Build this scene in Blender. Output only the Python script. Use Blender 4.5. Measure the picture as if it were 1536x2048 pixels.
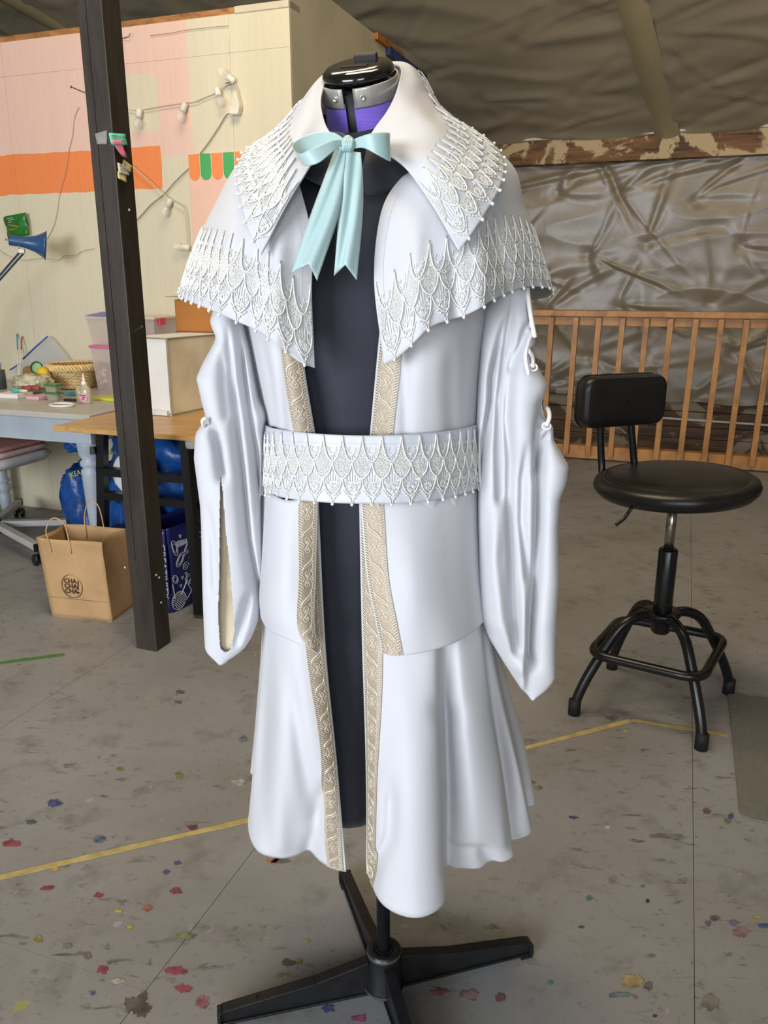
import bpy, bmesh, math, random
import numpy as np
from mathutils import Vector, Matrix, noise
random.seed(7); np.random.seed(7)
for o in list(bpy.data.objects): bpy.data.objects.remove(o)
SC = bpy.context.scene
COL = SC.collection
PI = math.pi
# ------------------------------------------------------------------ camera
FPX = 1610.0; PITCH = math.radians(16.0); CAMH = 1.2
cd = bpy.data.cameras.new('camera'); cam = bpy.data.objects.new('camera', cd); COL.objects.link(cam)
cd.sensor_fit = 'HORIZONTAL'; cd.sensor_width = 36.0; cd.lens = FPX/1536.0*36.0
cd.clip_start = 0.05
cam.location = (0, 0, CAMH); cam.rotation_euler = (PI/2-PITCH, 0, 0)
SC.camera = cam
# ------------------------------------------------------------------ world, lights, exposure
w = bpy.data.worlds.new('world'); SC.world = w; w.use_nodes = True
bgn = w.node_tree.nodes['Background']; bgn.inputs[0].default_value = (0.75, 0.78, 0.82, 1); bgn.inputs[1].default_value = 0.25
vs = SC.view_settings
vs.view_transform = 'Standard'; vs.look = 'None'; vs.exposure = 0.12; vs.gamma = 1.0; vs.use_curve_mapping = False
def area(name, loc, target, sx, sy, power, col):
    l = bpy.data.lights.new(name, 'AREA'); l.shape = 'RECTANGLE'; l.size = sx; l.size_y = sy; l.energy = power; l.color = col
    o = bpy.data.objects.new(name, l); COL.objects.link(o); o.location = loc
    d = Vector(target)-Vector(loc); o.rotation_euler = d.to_track_quat('-Z', 'Y').to_euler(); return o
A20 = math.radians(20.0)
AX = Vector((math.cos(A20), -math.sin(A20), 0)); BX = Vector((math.sin(A20), math.cos(A20), 0)); UZ = Vector((0, 0, 1))
def R(a, b, z=0.0): return AX*a + BX*b + UZ*z          # room axes -> world
area('window_daylight', R(-1.8, -3.85, 1.75), R(-0.6, 2.0, 0.8), 2.8, 1.7, 272, (0.87, 0.92, 1.0))
area('window_daylight_side', R(1.7, -3.85, 1.75), R(0.6, 2.0, 0.9), 1.8, 1.7, 100, (0.88, 0.93, 1.0))
area('ceiling_lamp_glow', R(-0.6, 1.2, 3.6), R(-0.6, 1.9, 0), 1.3, 0.5, 34, (1.0, 0.80, 0.52))
area('ceiling_lamp_glow_back', R(-1.3, 1.9, 3.5), R(-1.6, 3.4, 0.9), 1.3, 0.5, 34, (1.0, 0.82, 0.58))
area('ceiling_lamp_glow_stair', R(1.0, 3.6, 3.0), R(0.8, 6.2, 1.0), 1.3, 0.5, 17, (1.0, 0.83, 0.58))
# ------------------------------------------------------------------ pixel -> place
CAMP = np.array([0, 0, CAMH]); CP, SP = math.cos(PITCH), math.sin(PITCH)
def ray(px, py):
    u = (px-768)/FPX; v = (1024-py)/FPX
    return Vector((u, CP+v*SP, -SP+v*CP))
def PY(px, py, Y):
    d = ray(px, py); t = Y/d.y; return Vector((0, 0, CAMH))+d*t
def PZ(px, py, Z=0.0):
    d = ray(px, py); t = (Z-CAMH)/d.z; return Vector((0, 0, CAMH))+d*t
def PB(px, py, b):                                       # on a plane facing the room, b metres along BX
    d = ray(px, py); t = b/d.dot(BX); return Vector((0, 0, CAMH))+d*t
def PA(px, py, a):
    d = ray(px, py); t = a/d.dot(AX); return Vector((0, 0, CAMH))+d*t
def proj(P):
    P = np.asarray(P, float); rel = P-CAMP
    dep = rel[..., 1]*CP - rel[..., 2]*SP
    upv = rel[..., 1]*SP + rel[..., 2]*CP
    return 768+FPX*rel[..., 0]/dep, 1024-FPX*upv/dep
# ------------------------------------------------------------------ materials
def lin(c):
    return tuple(((x/255.0)/12.92 if x/255.0 <= 0.04045 else ((x/255.0+0.055)/1.055)**2.4) for x in c)
class NT:
    def __init__(s, m): s.t = m.node_tree; s.n = s.t.nodes; s.l = s.t.links
    def add(s, typ, **kw):
        n = s.n.new(typ)
        for k, v in kw.items(): setattr(n, k, v)
        return n
    def link(s, a, b): s.l.new(a, b)
    def math(s, op, a, b=None, c=None):
        n = s.add('ShaderNodeMath', operation=op)
        for i, x in enumerate((a, b, c)):
            if x is None: continue
            if isinstance(x, (int, float)): n.inputs[i].default_value = x
            else: s.link(x, n.inputs[i])
        return n.outputs[0]
    def mix(s, fac, a, b, mode='MIX'):
        n = s.add('ShaderNodeMix', data_type='RGBA', blend_type=mode)
        for i, x in ((0, fac), (6, a), (7, b)):
            if isinstance(x, (int, float)): n.inputs[i].default_value = x
            elif isinstance(x, tuple): n.inputs[i].default_value = (*x[:3], 1)
            else: s.link(x, n.inputs[i])
        return n.outputs[2]
    def ramp(s, fac, stops):
        n = s.add('ShaderNodeValToRGB'); e = n.color_ramp.elements
        while len(e) < len(stops): e.new(0.5)
        for el, (p, c) in zip(e, stops): el.position = p; el.color = (*c[:3], 1) if isinstance(c, tuple) else (c, c, c, 1)
        s.link(fac, n.inputs[0]); return n.outputs[0]
    def noise(s, vec, scale, detail=4, rough=0.55, dist=0.0):
        n = s.add('ShaderNodeTexNoise'); n.inputs['Scale'].default_value = scale; n.inputs['Detail'].default_value = detail
        n.inputs['Roughness'].default_value = rough; n.inputs['Distortion'].default_value = dist
        if vec is not None: s.link(vec, n.inputs['Vector'])
        return n.outputs[0], n.outputs[1]
def mat(name, col, rough=0.6, metal=0.0, var=0.08, nscale=8.0, bump=0.0, bscale=60.0, stretch=(1, 1, 1), sheen=0.0, trans=0.0, alpha=1.0, spec=0.5, coat=0.0, emit=None, dark=None, ior=1.45):
    if name in bpy.data.materials: return bpy.data.materials[name]
    m = bpy.data.materials.new(name); m.use_nodes = True; t = NT(m); b = t.n['Principled BSDF']
    tc = t.add('ShaderNodeTexCoord'); mp = t.add('ShaderNodeMapping'); mp.inputs['Scale'].default_value = stretch
    t.link(tc.outputs['Object'], mp.inputs['Vector'])
    c = lin(col)
    f, _ = t.noise(mp.outputs[0], nscale, 5)
    c2 = lin(dark) if dark else tuple(x*(1-2.5*var) for x in c)
    hi = tuple(min(1, x*(1+var)) for x in c)
    t.link(t.ramp(f, [(0.3, c2), (0.55, c), (0.75, hi)]), b.inputs['Base Color'])
    b.inputs['Roughness'].default_value = rough; b.inputs['Metallic'].default_value = metal
    b.inputs['Specular IOR Level'].default_value = spec; b.inputs['IOR'].default_value = ior
    b.inputs['Sheen Weight'].default_value = sheen; b.inputs['Transmission Weight'].default_value = trans
    b.inputs['Coat Weight'].default_value = coat; b.inputs['Alpha'].default_value = alpha
    if bump:
        f2, _ = t.noise(mp.outputs[0], bscale, 3); bn = t.add('ShaderNodeBump'); bn.inputs['Strength'].default_value = bump; bn.inputs['Distance'].default_value = 0.002
        t.link(f2, bn.inputs['Height']); t.link(bn.outputs[0], b.inputs['Normal'])
    return m
# ------------------------------------------------------------------ object helpers
def tag(o, label=None, cat=None, group=None, kind=None):
    if label: o['label'] = label
    if cat: o['category'] = cat
    if group: o['group'] = group
    if kind: o['kind'] = kind
    return o
def thing(name, label, cat, loc=(0, 0, 0), rz=0.0, group=None, kind=None):
    o = bpy.data.objects.new(name, None); COL.objects.link(o); o.empty_display_size = 0.05
    o.location = loc; o.rotation_euler = (0, 0, rz); return tag(o, label, cat, group, kind)
def setparent(o, p):
    o.parent = p
    M = Matrix.Identity(4); q = p
    chain = []
    while q is not None: chain.append(q); q = q.parent
    for q in reversed(chain):
        M = M @ q.matrix_parent_inverse @ Matrix.LocRotScale(q.location, q.rotation_euler, q.scale)
    o.matrix_parent_inverse = M.inverted()
def link(me, name, m=None, parent=None, smooth=False):
    o = bpy.data.objects.new(name, me); COL.objects.link(o)
    if m is not None: me.materials.append(m)
    if parent is not None: setparent(o, parent)
    if smooth: me.shade_smooth()
    return o
class MB:
    def __init__(s): s.v = []; s.f = []
    def add(s, vs_, fs_):
        k = len(s.v); s.v.extend([tuple(p) for p in vs_]); s.f.extend([tuple(i+k for i in f) for f in fs_]); return s
    def hexa(s, p):     # 8 points: bottom 4 (ccw), top 4
        return s.add(p, [(3, 2, 1, 0), (4, 5, 6, 7), (0, 1, 5, 4), (1, 2, 6, 5), (2, 3, 7, 6), (3, 0, 4, 7)])
    def box(s, c, size, ax=(1, 0, 0), ay=(0, 1, 0), az=(0, 0, 1)):
        c = Vector(c); x, y, z = Vector(ax)*size[0]/2, Vector(ay)*size[1]/2, Vector(az)*size[2]/2
        return s.hexa([c-x-y-z, c+x-y-z, c+x+y-z, c-x+y-z, c-x-y+z, c+x-y+z, c+x+y+z, c-x+y+z])
    def rbox(s, a0, a1, b0, b1, z0, z1):                # box along the room axes
        return s.hexa([R(a0, b0, z0), R(a1, b0, z0), R(a1, b1, z0), R(a0, b1, z0), R(a0, b0, z1), R(a1, b0, z1), R(a1, b1, z1), R(a0, b1, z1)])
    def bar(s, p, q, wx, wy, side=None):
        p, q = Vector(p), Vector(q); d = (q-p).normalized()
        sd = Vector(side) if side is not None else (Vector((0, 0, 1)) if abs(d.z) < 0.9 else Vector((0, 1, 0)))
        x = d.cross(sd).normalized()*wx/2; y = x.cross(d).normalized()*wy/2
        return s.hexa([p-x-y, p+x-y, p+x+y, p-x+y, q-x-y, q+x-y, q+x+y, q-x+y])
    def tube(s, pts, r, n=10, closed=False, caps=True):
        P = [Vector(p) for p in pts]; m = len(P); rs = r if isinstance(r, (list, tuple)) else [r]*m
        T = []
        for i in range(m):
            a = P[(i-1) % m] if (closed or i > 0) else P[0]; b = P[(i+1) % m] if (closed or i < m-1) else P[-1]
            T.append((b-a).normalized())
        up = Vector((0, 0, 1)) if abs(T[0].z) < 0.9 else Vector((1, 0, 0))
        x = T[0].cross(up).normalized(); rings = []
        for i in range(m):
            x = (x - T[i]*x.dot(T[i])).normalized(); y = T[i].cross(x)
            rings.append([P[i]+(x*math.cos(2*PI*k/n)+y*math.sin(2*PI*k/n))*rs[i] for k in range(n)])
        vv = [p for rg in rings for p in rg]; ff = []
        for i in range(m if closed else m-1):
            j = (i+1) % m
            for k in range(n): ff.append((i*n+k, i*n+(k+1) % n, j*n+(k+1) % n, j*n+k))
        if caps and not closed: ff.append(tuple(range(n-1, -1, -1))); ff.append(tuple((m-1)*n+k for k in range(n)))
        return s.add(vv, ff)
    def lathe(s, prof, c=(0, 0, 0), n=24, M=None, a=1.0, b=1.0, caps=True):   # prof [(r,z)]
        c = Vector(c); vv = []
        for r, z in prof:
            for k in range(n):
                p = Vector((r*a*math.cos(2*PI*k/n), r*b*math.sin(2*PI*k/n), z))
                vv.append(c+(M @ p if M is not None else p))
        ff = []
        for i in range(len(prof)-1):
            for k in range(n): ff.append((i*n+k, i*n+(k+1) % n, (i+1)*n+(k+1) % n, (i+1)*n+k))
        if caps: ff.append(tuple(range(n-1, -1, -1))); ff.append(tuple((len(prof)-1)*n+k for k in range(n)))
        return s.add(vv, ff)
    def prism(s, poly, d):      # 3D polygon extruded by vector d
        n = len(poly); P = [Vector(p) for p in poly]; d = Vector(d)
        return s.add(P+[p+d for p in P], [tuple(range(n-1, -1, -1)), tuple(range(n, 2*n))]+[(i, (i+1) % n, n+(i+1) % n, n+i) for i in range(n)])
    def grid(s, G, closed=False):       # G array (r,c,3)
        r, c = len(G), len(G[0]); ff = []
        for i in range(r-1):
            for j in range(c if closed else c-1):
                j2 = (j+1) % c; ff.append((i*c+j, i*c+j2, (i+1)*c+j2, (i+1)*c+j))
        return s.add([p for row in G for p in row], ff)
    def ball(s, c, r, n=8, sx=(1, 1, 1)):
        m = max(4, n//2); c = Vector(c)
        vv = [c+Vector((r*sx[0]*math.sin(PI*i/m)*math.cos(2*PI*k/n), r*sx[1]*math.sin(PI*i/m)*math.sin(2*PI*k/n), r*sx[2]*math.cos(PI*i/m))) for i in range(1, m) for k in range(n)]
        ff = [(i*n+k, (i+1)*n+k, (i+1)*n+(k+1) % n, i*n+(k+1) % n) for i in range(m-2) for k in range(n)]
        vv += [c+Vector((0, 0, r*sx[2])), c-Vector((0, 0, r*sx[2]))]; t = (m-1)*n
        ff += [(t, k, (k+1) % n) for k in range(n)]+[(t+1, (m-2)*n+(k+1) % n, (m-2)*n+k) for k in range(n)]
        return s.add(vv, ff)
    def obj(s, name, m=None, parent=None, smooth=False, bevel=0.0, fix=True):
        me = bpy.data.meshes.new(name); me.from_pydata([tuple(p) for p in s.v], [], s.f); me.update()
        if fix:
            bm = bmesh.new(); bm.from_mesh(me); bmesh.ops.recalc_face_normals(bm, faces=bm.faces); bm.to_mesh(me); bm.free()
        o = link(me, name, m, parent, smooth)
        if bevel:
            md = o.modifiers.new('bevel', 'BEVEL'); md.width = bevel; md.segments = 2; md.limit_method = 'ANGLE'
        return o
def crom(P, n):     # catmull-rom through points (k,3) -> n samples
    P = np.asarray([tuple(p) for p in P], float); k = len(P)
    E = np.vstack([2*P[0]-P[1], P, 2*P[-1]-P[-2]])
    t = np.linspace(0, k-1, n); i = np.minimum(t.astype(int), k-2); f = (t-i)[:, None]
    p0, p1, p2, p3 = E[i], E[i+1], E[i+2], E[i+3]
    return 0.5*((2*p1)+(-p0+p2)*f+(2*p0-5*p1+4*p2-p3)*f*f+(-p0+3*p1-3*p2+p3)*f**3)
def smoothpath(P, n=40): return [Vector(p) for p in crom(P, n)]
def text_mesh(s, name, size, loc, ax, ay, m, parent, ext=0.0004, bold=0.0, align='CENTER'):
    cu = bpy.data.curves.new(name, 'FONT'); cu.body = s; cu.size = size; cu.align_x = align; cu.align_y = 'CENTER'; cu.extrude = ext; cu.offset = bold; cu.resolution_u = 3
    o = bpy.data.objects.new('tmp_text', cu); COL.objects.link(o); bpy.context.view_layer.update()
    me = bpy.data.meshes.new_from_object(o.evaluated_get(bpy.context.evaluated_depsgraph_get())); bpy.data.objects.remove(o); bpy.data.curves.remove(cu)
    ax, ay = Vector(ax).normalized(), Vector(ay).normalized(); az = ax.cross(ay)
    Mx = Matrix((ax, ay, az)).transposed().to_4x4(); Mx.translation = Vector(loc); me.transform(Mx); me.name = name
    me.materials.clear(); return link(me, name, m, parent)
# ================================================================== MATERIALS FOR THE SHELL
def floor_material():
    m = bpy.data.materials.new('painted_floor'); m.use_nodes = True; t = NT(m); b = t.n['Principled BSDF']
    v = t.add('ShaderNodeNewGeometry').outputs['Position']
    n1, _ = t.noise(v, 1.3, 6); n2, _ = t.noise(v, 9, 6, 0.65); n3, nc = t.noise(v, 60, 3)
    base = t.ramp(n1, [(0.3, lin((118, 115, 111))), (0.5, lin((132, 131, 130))), (0.7, lin((143, 143, 143)))])
    base = t.mix(t.ramp(n2, [(0.54, 0.0), (0.72, 0.55)]), base, lin((84, 80, 74)))
    # scuffs: stretched, distorted noise
    mp = t.add('ShaderNodeMapping'); mp.inputs['Scale'].default_value = (14, 40, 1); mp.inputs['Rotation'].default_value = (0, 0, 0.5); t.link(v, mp.inputs[0])
    s1, _ = t.noise(mp.outputs[0], 1.0, 5, 0.7, 0.6); s2, _ = t.noise(v, 2.2, 2)
    base = t.mix(t.math('MULTIPLY', t.ramp(s1, [(0.58, 0.0), (0.68, 0.8)]), t.ramp(s2, [(0.40, 0.0), (0.58, 1.0)])), base, lin((58, 55, 52)))
    # light scratches
    mp2 = t.add('ShaderNodeMapping'); mp2.inputs['Scale'].default_value = (60, 9, 1); mp2.inputs['Rotation'].default_value = (0, 0, -0.9); t.link(v, mp2.inputs[0])
    s3, _ = t.noise(mp2.outputs[0], 1.0, 3, 0.7, 0.9)
    base = t.mix(t.ramp(s3, [(0.70, 0.0), (0.74, 0.5)]), base, lin((160, 157, 150)))
    s4, _ = t.noise(v, 45, 4, 0.75); s5, _ = t.noise(v, 3.1, 3)
    base = t.mix(t.math('MULTIPLY', t.ramp(s4, [(0.60, 0.0), (0.66, 0.7)]), t.ramp(s5, [(0.42, 0.0), (0.60, 1.0)])), base, lin((74, 71, 68)))
    # small drips of paint
    for sc, th, keep in ((7.0, 0.10, 0.72), (16.0, 0.13, 0.78), (34.0, 0.16, 0.80)):
        ds = t.add('ShaderNodeVectorMath', operation='MULTIPLY_ADD'); t.link(nc, ds.inputs[0]); ds.inputs[1].default_value = (0.03, 0.03, 0.0); t.link(v, ds.inputs[2])
        vo = t.add('ShaderNodeTexVoronoi'); vo.inputs['Scale'].default_value = sc; t.link(ds.outputs[0], vo.inputs['Vector'])
        hs = t.add('ShaderNodeHueSaturation'); hs.inputs['Saturation'].default_value = 0.8; hs.inputs['Value'].default_value = 0.35; t.link(vo.outputs['Color'], hs.inputs['Color'])
        sep = t.add('ShaderNodeSeparateColor'); t.link(vo.outputs['Color'], sep.inputs[0])
        near = t.math('LESS_THAN', vo.outputs['Distance'], t.math('MULTIPLY', sep.outputs[1], th))
        msk = t.math('MULTIPLY', near, t.math('GREATER_THAN', sep.outputs[0], keep))
        base = t.mix(t.math('MULTIPLY', msk, 0.7), base, hs.outputs[0])
    t.link(base, b.inputs['Base Color'])
    t.link(t.ramp(n2, [(0.3, 0.42), (0.7, 0.62)]), b.inputs['Roughness'])
    bn = t.add('ShaderNodeBump'); bn.inputs['Strength'].default_value = 0.25; bn.inputs['Distance'].default_value = 0.003; t.link(n2, bn.inputs['Height']); t.link(bn.outputs[0], b.inputs['Normal'])
    return m
def mural_material():
    m = bpy.data.materials.new('mural_paint'); m.use_nodes = True; t = NT(m); b = t.n['Principled BSDF']
    g = t.add('ShaderNodeNewGeometry').outputs['Position']
    nz, ncol = t.noise(g, 14, 4)
    ds = t.add('ShaderNodeVectorMath', operation='MULTIPLY_ADD'); t.link(ncol, ds.inputs[0]); ds.inputs[1].default_value = (0.02, 0.02, 0.02); t.link(g, ds.inputs[2])
    dt = t.add('ShaderNodeVectorMath', operation='DOT_PRODUCT'); t.link(ds.outputs[0], dt.inputs[0]); dt.inputs[1].default_value = tuple(AX)
    sp = t.add('ShaderNodeSeparateXYZ'); t.link(ds.outputs[0], sp.inputs[0])
    A, Z = dt.outputs['Value'], sp.outputs[2]
    def boxmask(p0, p1):
        q0, q1 = PB(max(p0[0], 247), p0[1], WB), PB(*p1, WB); a0, a1 = (q0.dot(AX)+0.01 if p0[0] > -500 else -9.0), q1.dot(AX)+0.01; z1, z0 = q0.z+0.01, q1.z+0.01
        e = t.math('MULTIPLY', t.math('GREATER_THAN', A, a0), t.math('LESS_THAN', A, a1))
        return t.math('MULTIPLY', e, t.math('MULTIPLY', t.math('GREATER_THAN', Z, z0), t.math('LESS_THAN', Z, z1)))
    cream, pink, orange = lin((208, 200, 174)), lin((222, 188, 172)), lin((230, 132, 74))
    st = t.add('ShaderNodeMapping'); st.inputs['Scale'].default_value = (60, 60, 3); t.link(g, st.inputs[0]); gr, _ = t.noise(st.outputs[0], 1.0, 3)
    base = t.mix(boxmask((-900, -200), (386, 308)), cream, pink)
    base = t.mix(boxmask((247, 153), (318, 259)), base, cream)
    base = t.mix(boxmask((-900, 296), (325, 377)), base, orange)
    base = t.mix(t.ramp(gr, [(0.30, 0.05), (0.6, 0.0)]), base, (0.25, 0.2, 0.13), 'MULTIPLY')
    t.link(base, b.inputs['Base Color']); b.inputs['Roughness'].default_value = 0.55
    bn = t.add('ShaderNodeBump'); bn.inputs['Strength'].default_value = 0.35; bn.inputs['Distance'].default_value = 0.002; t.link(gr, bn.inputs['Height']); t.link(bn.outputs[0], b.inputs['Normal'])
    return m
def rustic_material(name, paint, wood, dark, cover=0.5):
    m = bpy.data.materials.new(name); m.use_nodes = True; t = NT(m); b = t.n['Principled BSDF']
    tc = t.add('ShaderNodeNewGeometry').outputs['Position']
    mp = t.add('ShaderNodeMapping'); mp.inputs['Rotation'].default_value = (0, 0, A20); mp.inputs['Scale'].default_value = (2.5, 2.5, 30); t.link(tc, mp.inputs[0])
    gr, _ = t.noise(mp.outputs[0], 1.0, 6, 0.6, 0.3); pn, _ = t.noise(tc, 3.2, 6, 0.65, 0.8)
    wd = t.ramp(gr, [(0.3, lin(dark)), (0.6, lin(wood))])
    t.link(t.mix(t.ramp(pn, [(cover-0.02, 0.0), (cover+0.02, 1.0)]), wd, lin(paint)), b.inputs['Base Color'])
    b.inputs['Roughness'].default_value = 0.75
    bn = t.add('ShaderNodeBump'); bn.inputs['Strength'].default_value = 0.5; bn.inputs['Distance'].default_value = 0.004; t.link(gr, bn.inputs['Height']); t.link(bn.outputs[0], b.inputs['Normal'])
    return m
def wood_material(name, col, dark, rough=0.5, rot=0.0, sc=(3, 40, 40)):
    m = bpy.data.materials.new(name); m.use_nodes = True; t = NT(m); b = t.n['Principled BSDF']
    tc = t.add('ShaderNodeNewGeometry').outputs['Position']
    mp = t.add('ShaderNodeMapping'); mp.inputs['Rotation'].default_value = (0, 0, rot); mp.inputs['Scale'].default_value = sc; t.link(tc, mp.inputs[0])
    gr, _ = t.noise(mp.outputs[0], 1.0, 5, 0.6, 0.5); kn, _ = t.noise(tc, 11, 2)
    base = t.ramp(gr, [(0.3, lin(dark)), (0.62, lin(col))])
    base = t.mix(t.ramp(kn, [(0.70, 0.0), (0.76, 0.7)]), base, tuple(x*0.35 for x in lin(dark)))
    t.link(base, b.inputs['Base Color']); b.inputs['Roughness'].default_value = rough
    bn = t.add('ShaderNodeBump'); bn.inputs['Strength'].default_value = 0.15; bn.inputs['Distance'].default_value = 0.002; t.link(gr, bn.inputs['Height']); t.link(bn.outputs[0], b.inputs['Normal'])
    return m
WB = 3.364                 # mural wall, metres along BX
RB = 5.68                  # railing
KB = 6.5                   # plastic-covered wall behind the stairwell
CA = -1.636                # corner of the mural partition along AX
# ================================================================== FLOOR
FLM = floor_material()
fl = thing('floor', 'grey painted plywood floor spattered with old paint', 'floor', kind='structure')
MB().rbox(-7, 7, -4.2, RB+0.06, -0.30, -0.012).obj('subfloor', mat('subfloor', (40, 36, 32), 0.9), fl)
a_br = [0.127+0.907*k for k in range(-8, 8)]
for i in range(len(a_br)-1):
    off = 0.0 if i % 2 else 0.61
    bs = sorted(set([-4.2]+[1.527+off+1.22*k for k in range(-5, 5) if -4.1 < 1.527+off+1.22*k < RB+0.0]+[RB+0.06]))
    for b0, b1 in zip(bs, bs[1:]):
        MB().rbox(a_br[i]+0.0006, a_br[i+1]-0.0006, b0+0.0002, b1-0.0002, -0.012, 0.0).obj('floor_panel', FLM, fl)
def splat(px, py, rx, ry, col, seed, name='paint_splat'):
    rng = random.Random(seed); c = PZ(px, py, 0.0); n = 44
    P = []
    for k in range(n):
        a = 2*PI*k/n; rr = 0.92+0.45*noise.noise(Vector((math.cos(a)*1.6+seed, math.sin(a)*1.6, seed*0.37)))+0.35*noise.noise(Vector((math.cos(a)*5+seed, math.sin(a)*5, seed*0.7)))+rng.uniform(-0.06, 0.06)
        P.append(PZ(px+rx*rr*math.cos(a), py+ry*rr*math.sin(a), 0.0004))
    o = MB().prism(P, (0, 0, 0.0006)).obj(name, mat('splat_%d_%d_%d' % col, tuple(int(0.72*c_+0.28*96) for c_ in col), 0.6, var=0.25, nscale=40), fl)
    return o
RED, BLU, YEL, BRN, TEA, WHT, GRN, PNK = (150, 52, 66), (62, 72, 128), (198, 180, 60), (88, 78, 66), (76, 138, 138), (190, 186, 172), (112, 124, 62), (168, 92, 104)
SPL = [(22, 1686, 20, 7, RED), (108, 1606, 17, 7, BLU), (198, 1678, 14, 7, (92, 112, 140)), (62, 1644, 11, 5, (96, 104, 112)), (352, 1782, 12, 8, RED), (205, 1940, 11, 8, RED), (352, 1942, 20, 9, RED), (367, 1978, 17, 9, RED), (405, 2006, 14, 13, PNK), (277, 2012, 26, 24, BRN), (197, 1791, 9, 5, RED), (95, 1776, 13, 5, RED), (236, 1822, 7, 3, YEL), (260, 1855, 6, 5, YEL), (78, 1878, 9, 8, (170, 160, 70)), (332, 1744, 7, 5, BLU), (355, 1726, 7, 4, BLU), (372, 1872, 20, 6, (130, 136, 90)), (295, 1816, 9, 6, (176, 100, 60)), (385, 1655, 11, 6, (120, 66, 72)), (480, 1565, 16, 7, WHT), (240, 1538, 7, 4, (120, 110, 60)), (358, 1551, 8, 8, (116, 118, 70)), (110, 1739, 8, 4, (200, 160, 60)), (176, 1912, 7, 7, (110, 106, 88)), (135, 1892, 9, 5, (112, 110, 106)), (486, 1478, 10, 7, (108, 112, 124)), (360, 1384, 9, 4, (92, 86, 78)), (357, 1404, 8, 3, (92, 82, 76)), (235, 1962, 13, 5, WHT), (185, 1987, 6, 5, (92, 104, 130)),
       (577, 1926, 15, 8, (104, 88, 78)), (597, 1923, 7, 8, (150, 162, 70)), (615, 1882, 5, 5, (150, 170, 60)), (545, 1722, 12, 7, (196, 132, 112)), (560, 1722, 20, 5, (100, 96, 90)), (655, 2018, 12, 8, BLU), (718, 2038, 17, 7, (160, 70, 100)), (880, 1985, 18, 8, (168, 92, 110)), (940, 1990, 20, 12, (160, 124, 128)), (1000, 1995, 10, 9, (120, 70, 72)), (1147, 1635, 10, 3, BLU), (1462, 1632, 7, 5, BLU), (1215, 1655, 5, 3, WHT), (1178, 1797, 7, 5, TEA), (1295, 1802, 4, 4, (30, 30, 32)), (1430, 1836, 10, 6, (92, 76, 80)), (1416, 1847, 6, 6, (100, 98, 124)), (1467, 1845, 8, 6, (96, 84, 116)), (1480, 1865, 17, 12, (128, 96, 96)), (1528, 1852, 14, 5, (56, 84, 150)), (1515, 1835, 10, 4, (168, 160, 70)), (1262, 1962, 20, 15, (176, 152, 96)), (1297, 1972, 9, 9, (96, 94, 86)), (1238, 1990, 26, 5, (100, 128, 134)), (1420, 2005, 20, 18, (120, 112, 100)), (1100, 1966, 6, 5, TEA), (1225, 1436, 14, 5, (92, 84, 80)), (1413, 1622, 8, 6, (110, 88, 80)), (1455, 1642, 7, 5, (112, 108, 84)), (1075, 1577, 9, 4, (128, 122, 80)), (1063, 1566, 7, 5, (124, 96, 86)), (1163, 1854, 6, 3, (60, 60, 62)), (1310, 2032, 5, 3, (50, 44, 44)), (1330, 1672, 30, 5, (112, 110, 102))]
for i, (x, y, rx, ry, c) in enumerate(SPL): splat(x, y, rx, ry, c, i+1)
def strip(name, pts, wd, m, label, z=0.0007, th=0.0008):
    P = [PZ(x, y, z) for x, y in pts]; L, Rr = [], []
    for i, p in enumerate(P):
        d = (P[min(i+1, len(P)-1)]-P[max(i-1, 0)]).normalized(); nrm = Vector((-d.y, d.x, 0))*wd/2
        j = Vector((random.uniform(-1, 1), random.uniform(-1, 1), 0))*0.0012
        L.append(p+nrm+j); Rr.append(p-nrm-j)
    o = MB().prism(L+Rr[::-1], (0, 0, th)).obj(name, m); return tag(o, label, 'tape')
def lerpts(p, q, n): return [(p[0]+(q[0]-p[0])*i/n, p[1]+(q[1]-p[1])*i/n) for i in range(n+1)]
YT = mat('masking_tape', (178, 160, 106), 0.6, var=0.12, nscale=30)
strip('masking_tape', lerpts((-60, 1769), (500, 1640), 14)+lerpts((500, 1640), (1262, 1441), 14)[1:], 0.017, YT, 'long yellow masking tape line running under the white coat')
strip('masking_tape', lerpts((1264, 1440), (1455, 1471), 8), 0.014, YT, 'short frayed yellow tape strip by the front stool foot')
strip('floor_tape', lerpts((-40, 1331), (128, 1309), 6), 0.020, mat('green_tape', (72, 124, 62), 0.6, var=0.12, nscale=30), 'green tape strip on the floor near the paper bag')
# chair mat on the floor
c0 = PZ(1479, 1637); P = []
ca, cb = c0.dot(AX), c0.dot(BX)
for k in range(7):
    t_ = PI/2*k/6; P.append(R(ca+0.03-0.03*math.sin(t_), cb+0.03-0.03*math.cos(t_), 0.0008))
P = P+[R(ca, cb+0.62, 0.0008), R(ca+0.9, cb+0.62, 0.0008), R(ca+0.9, cb, 0.0008)]
tag(MB().prism(P, (0, 0, 0.005)).obj('floor_mat', mat('mat_grey', (106, 105, 98), 0.6, var=0.06, nscale=90)), 'thin dark grey mat with rounded corner lying on the floor', 'mat')
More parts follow.
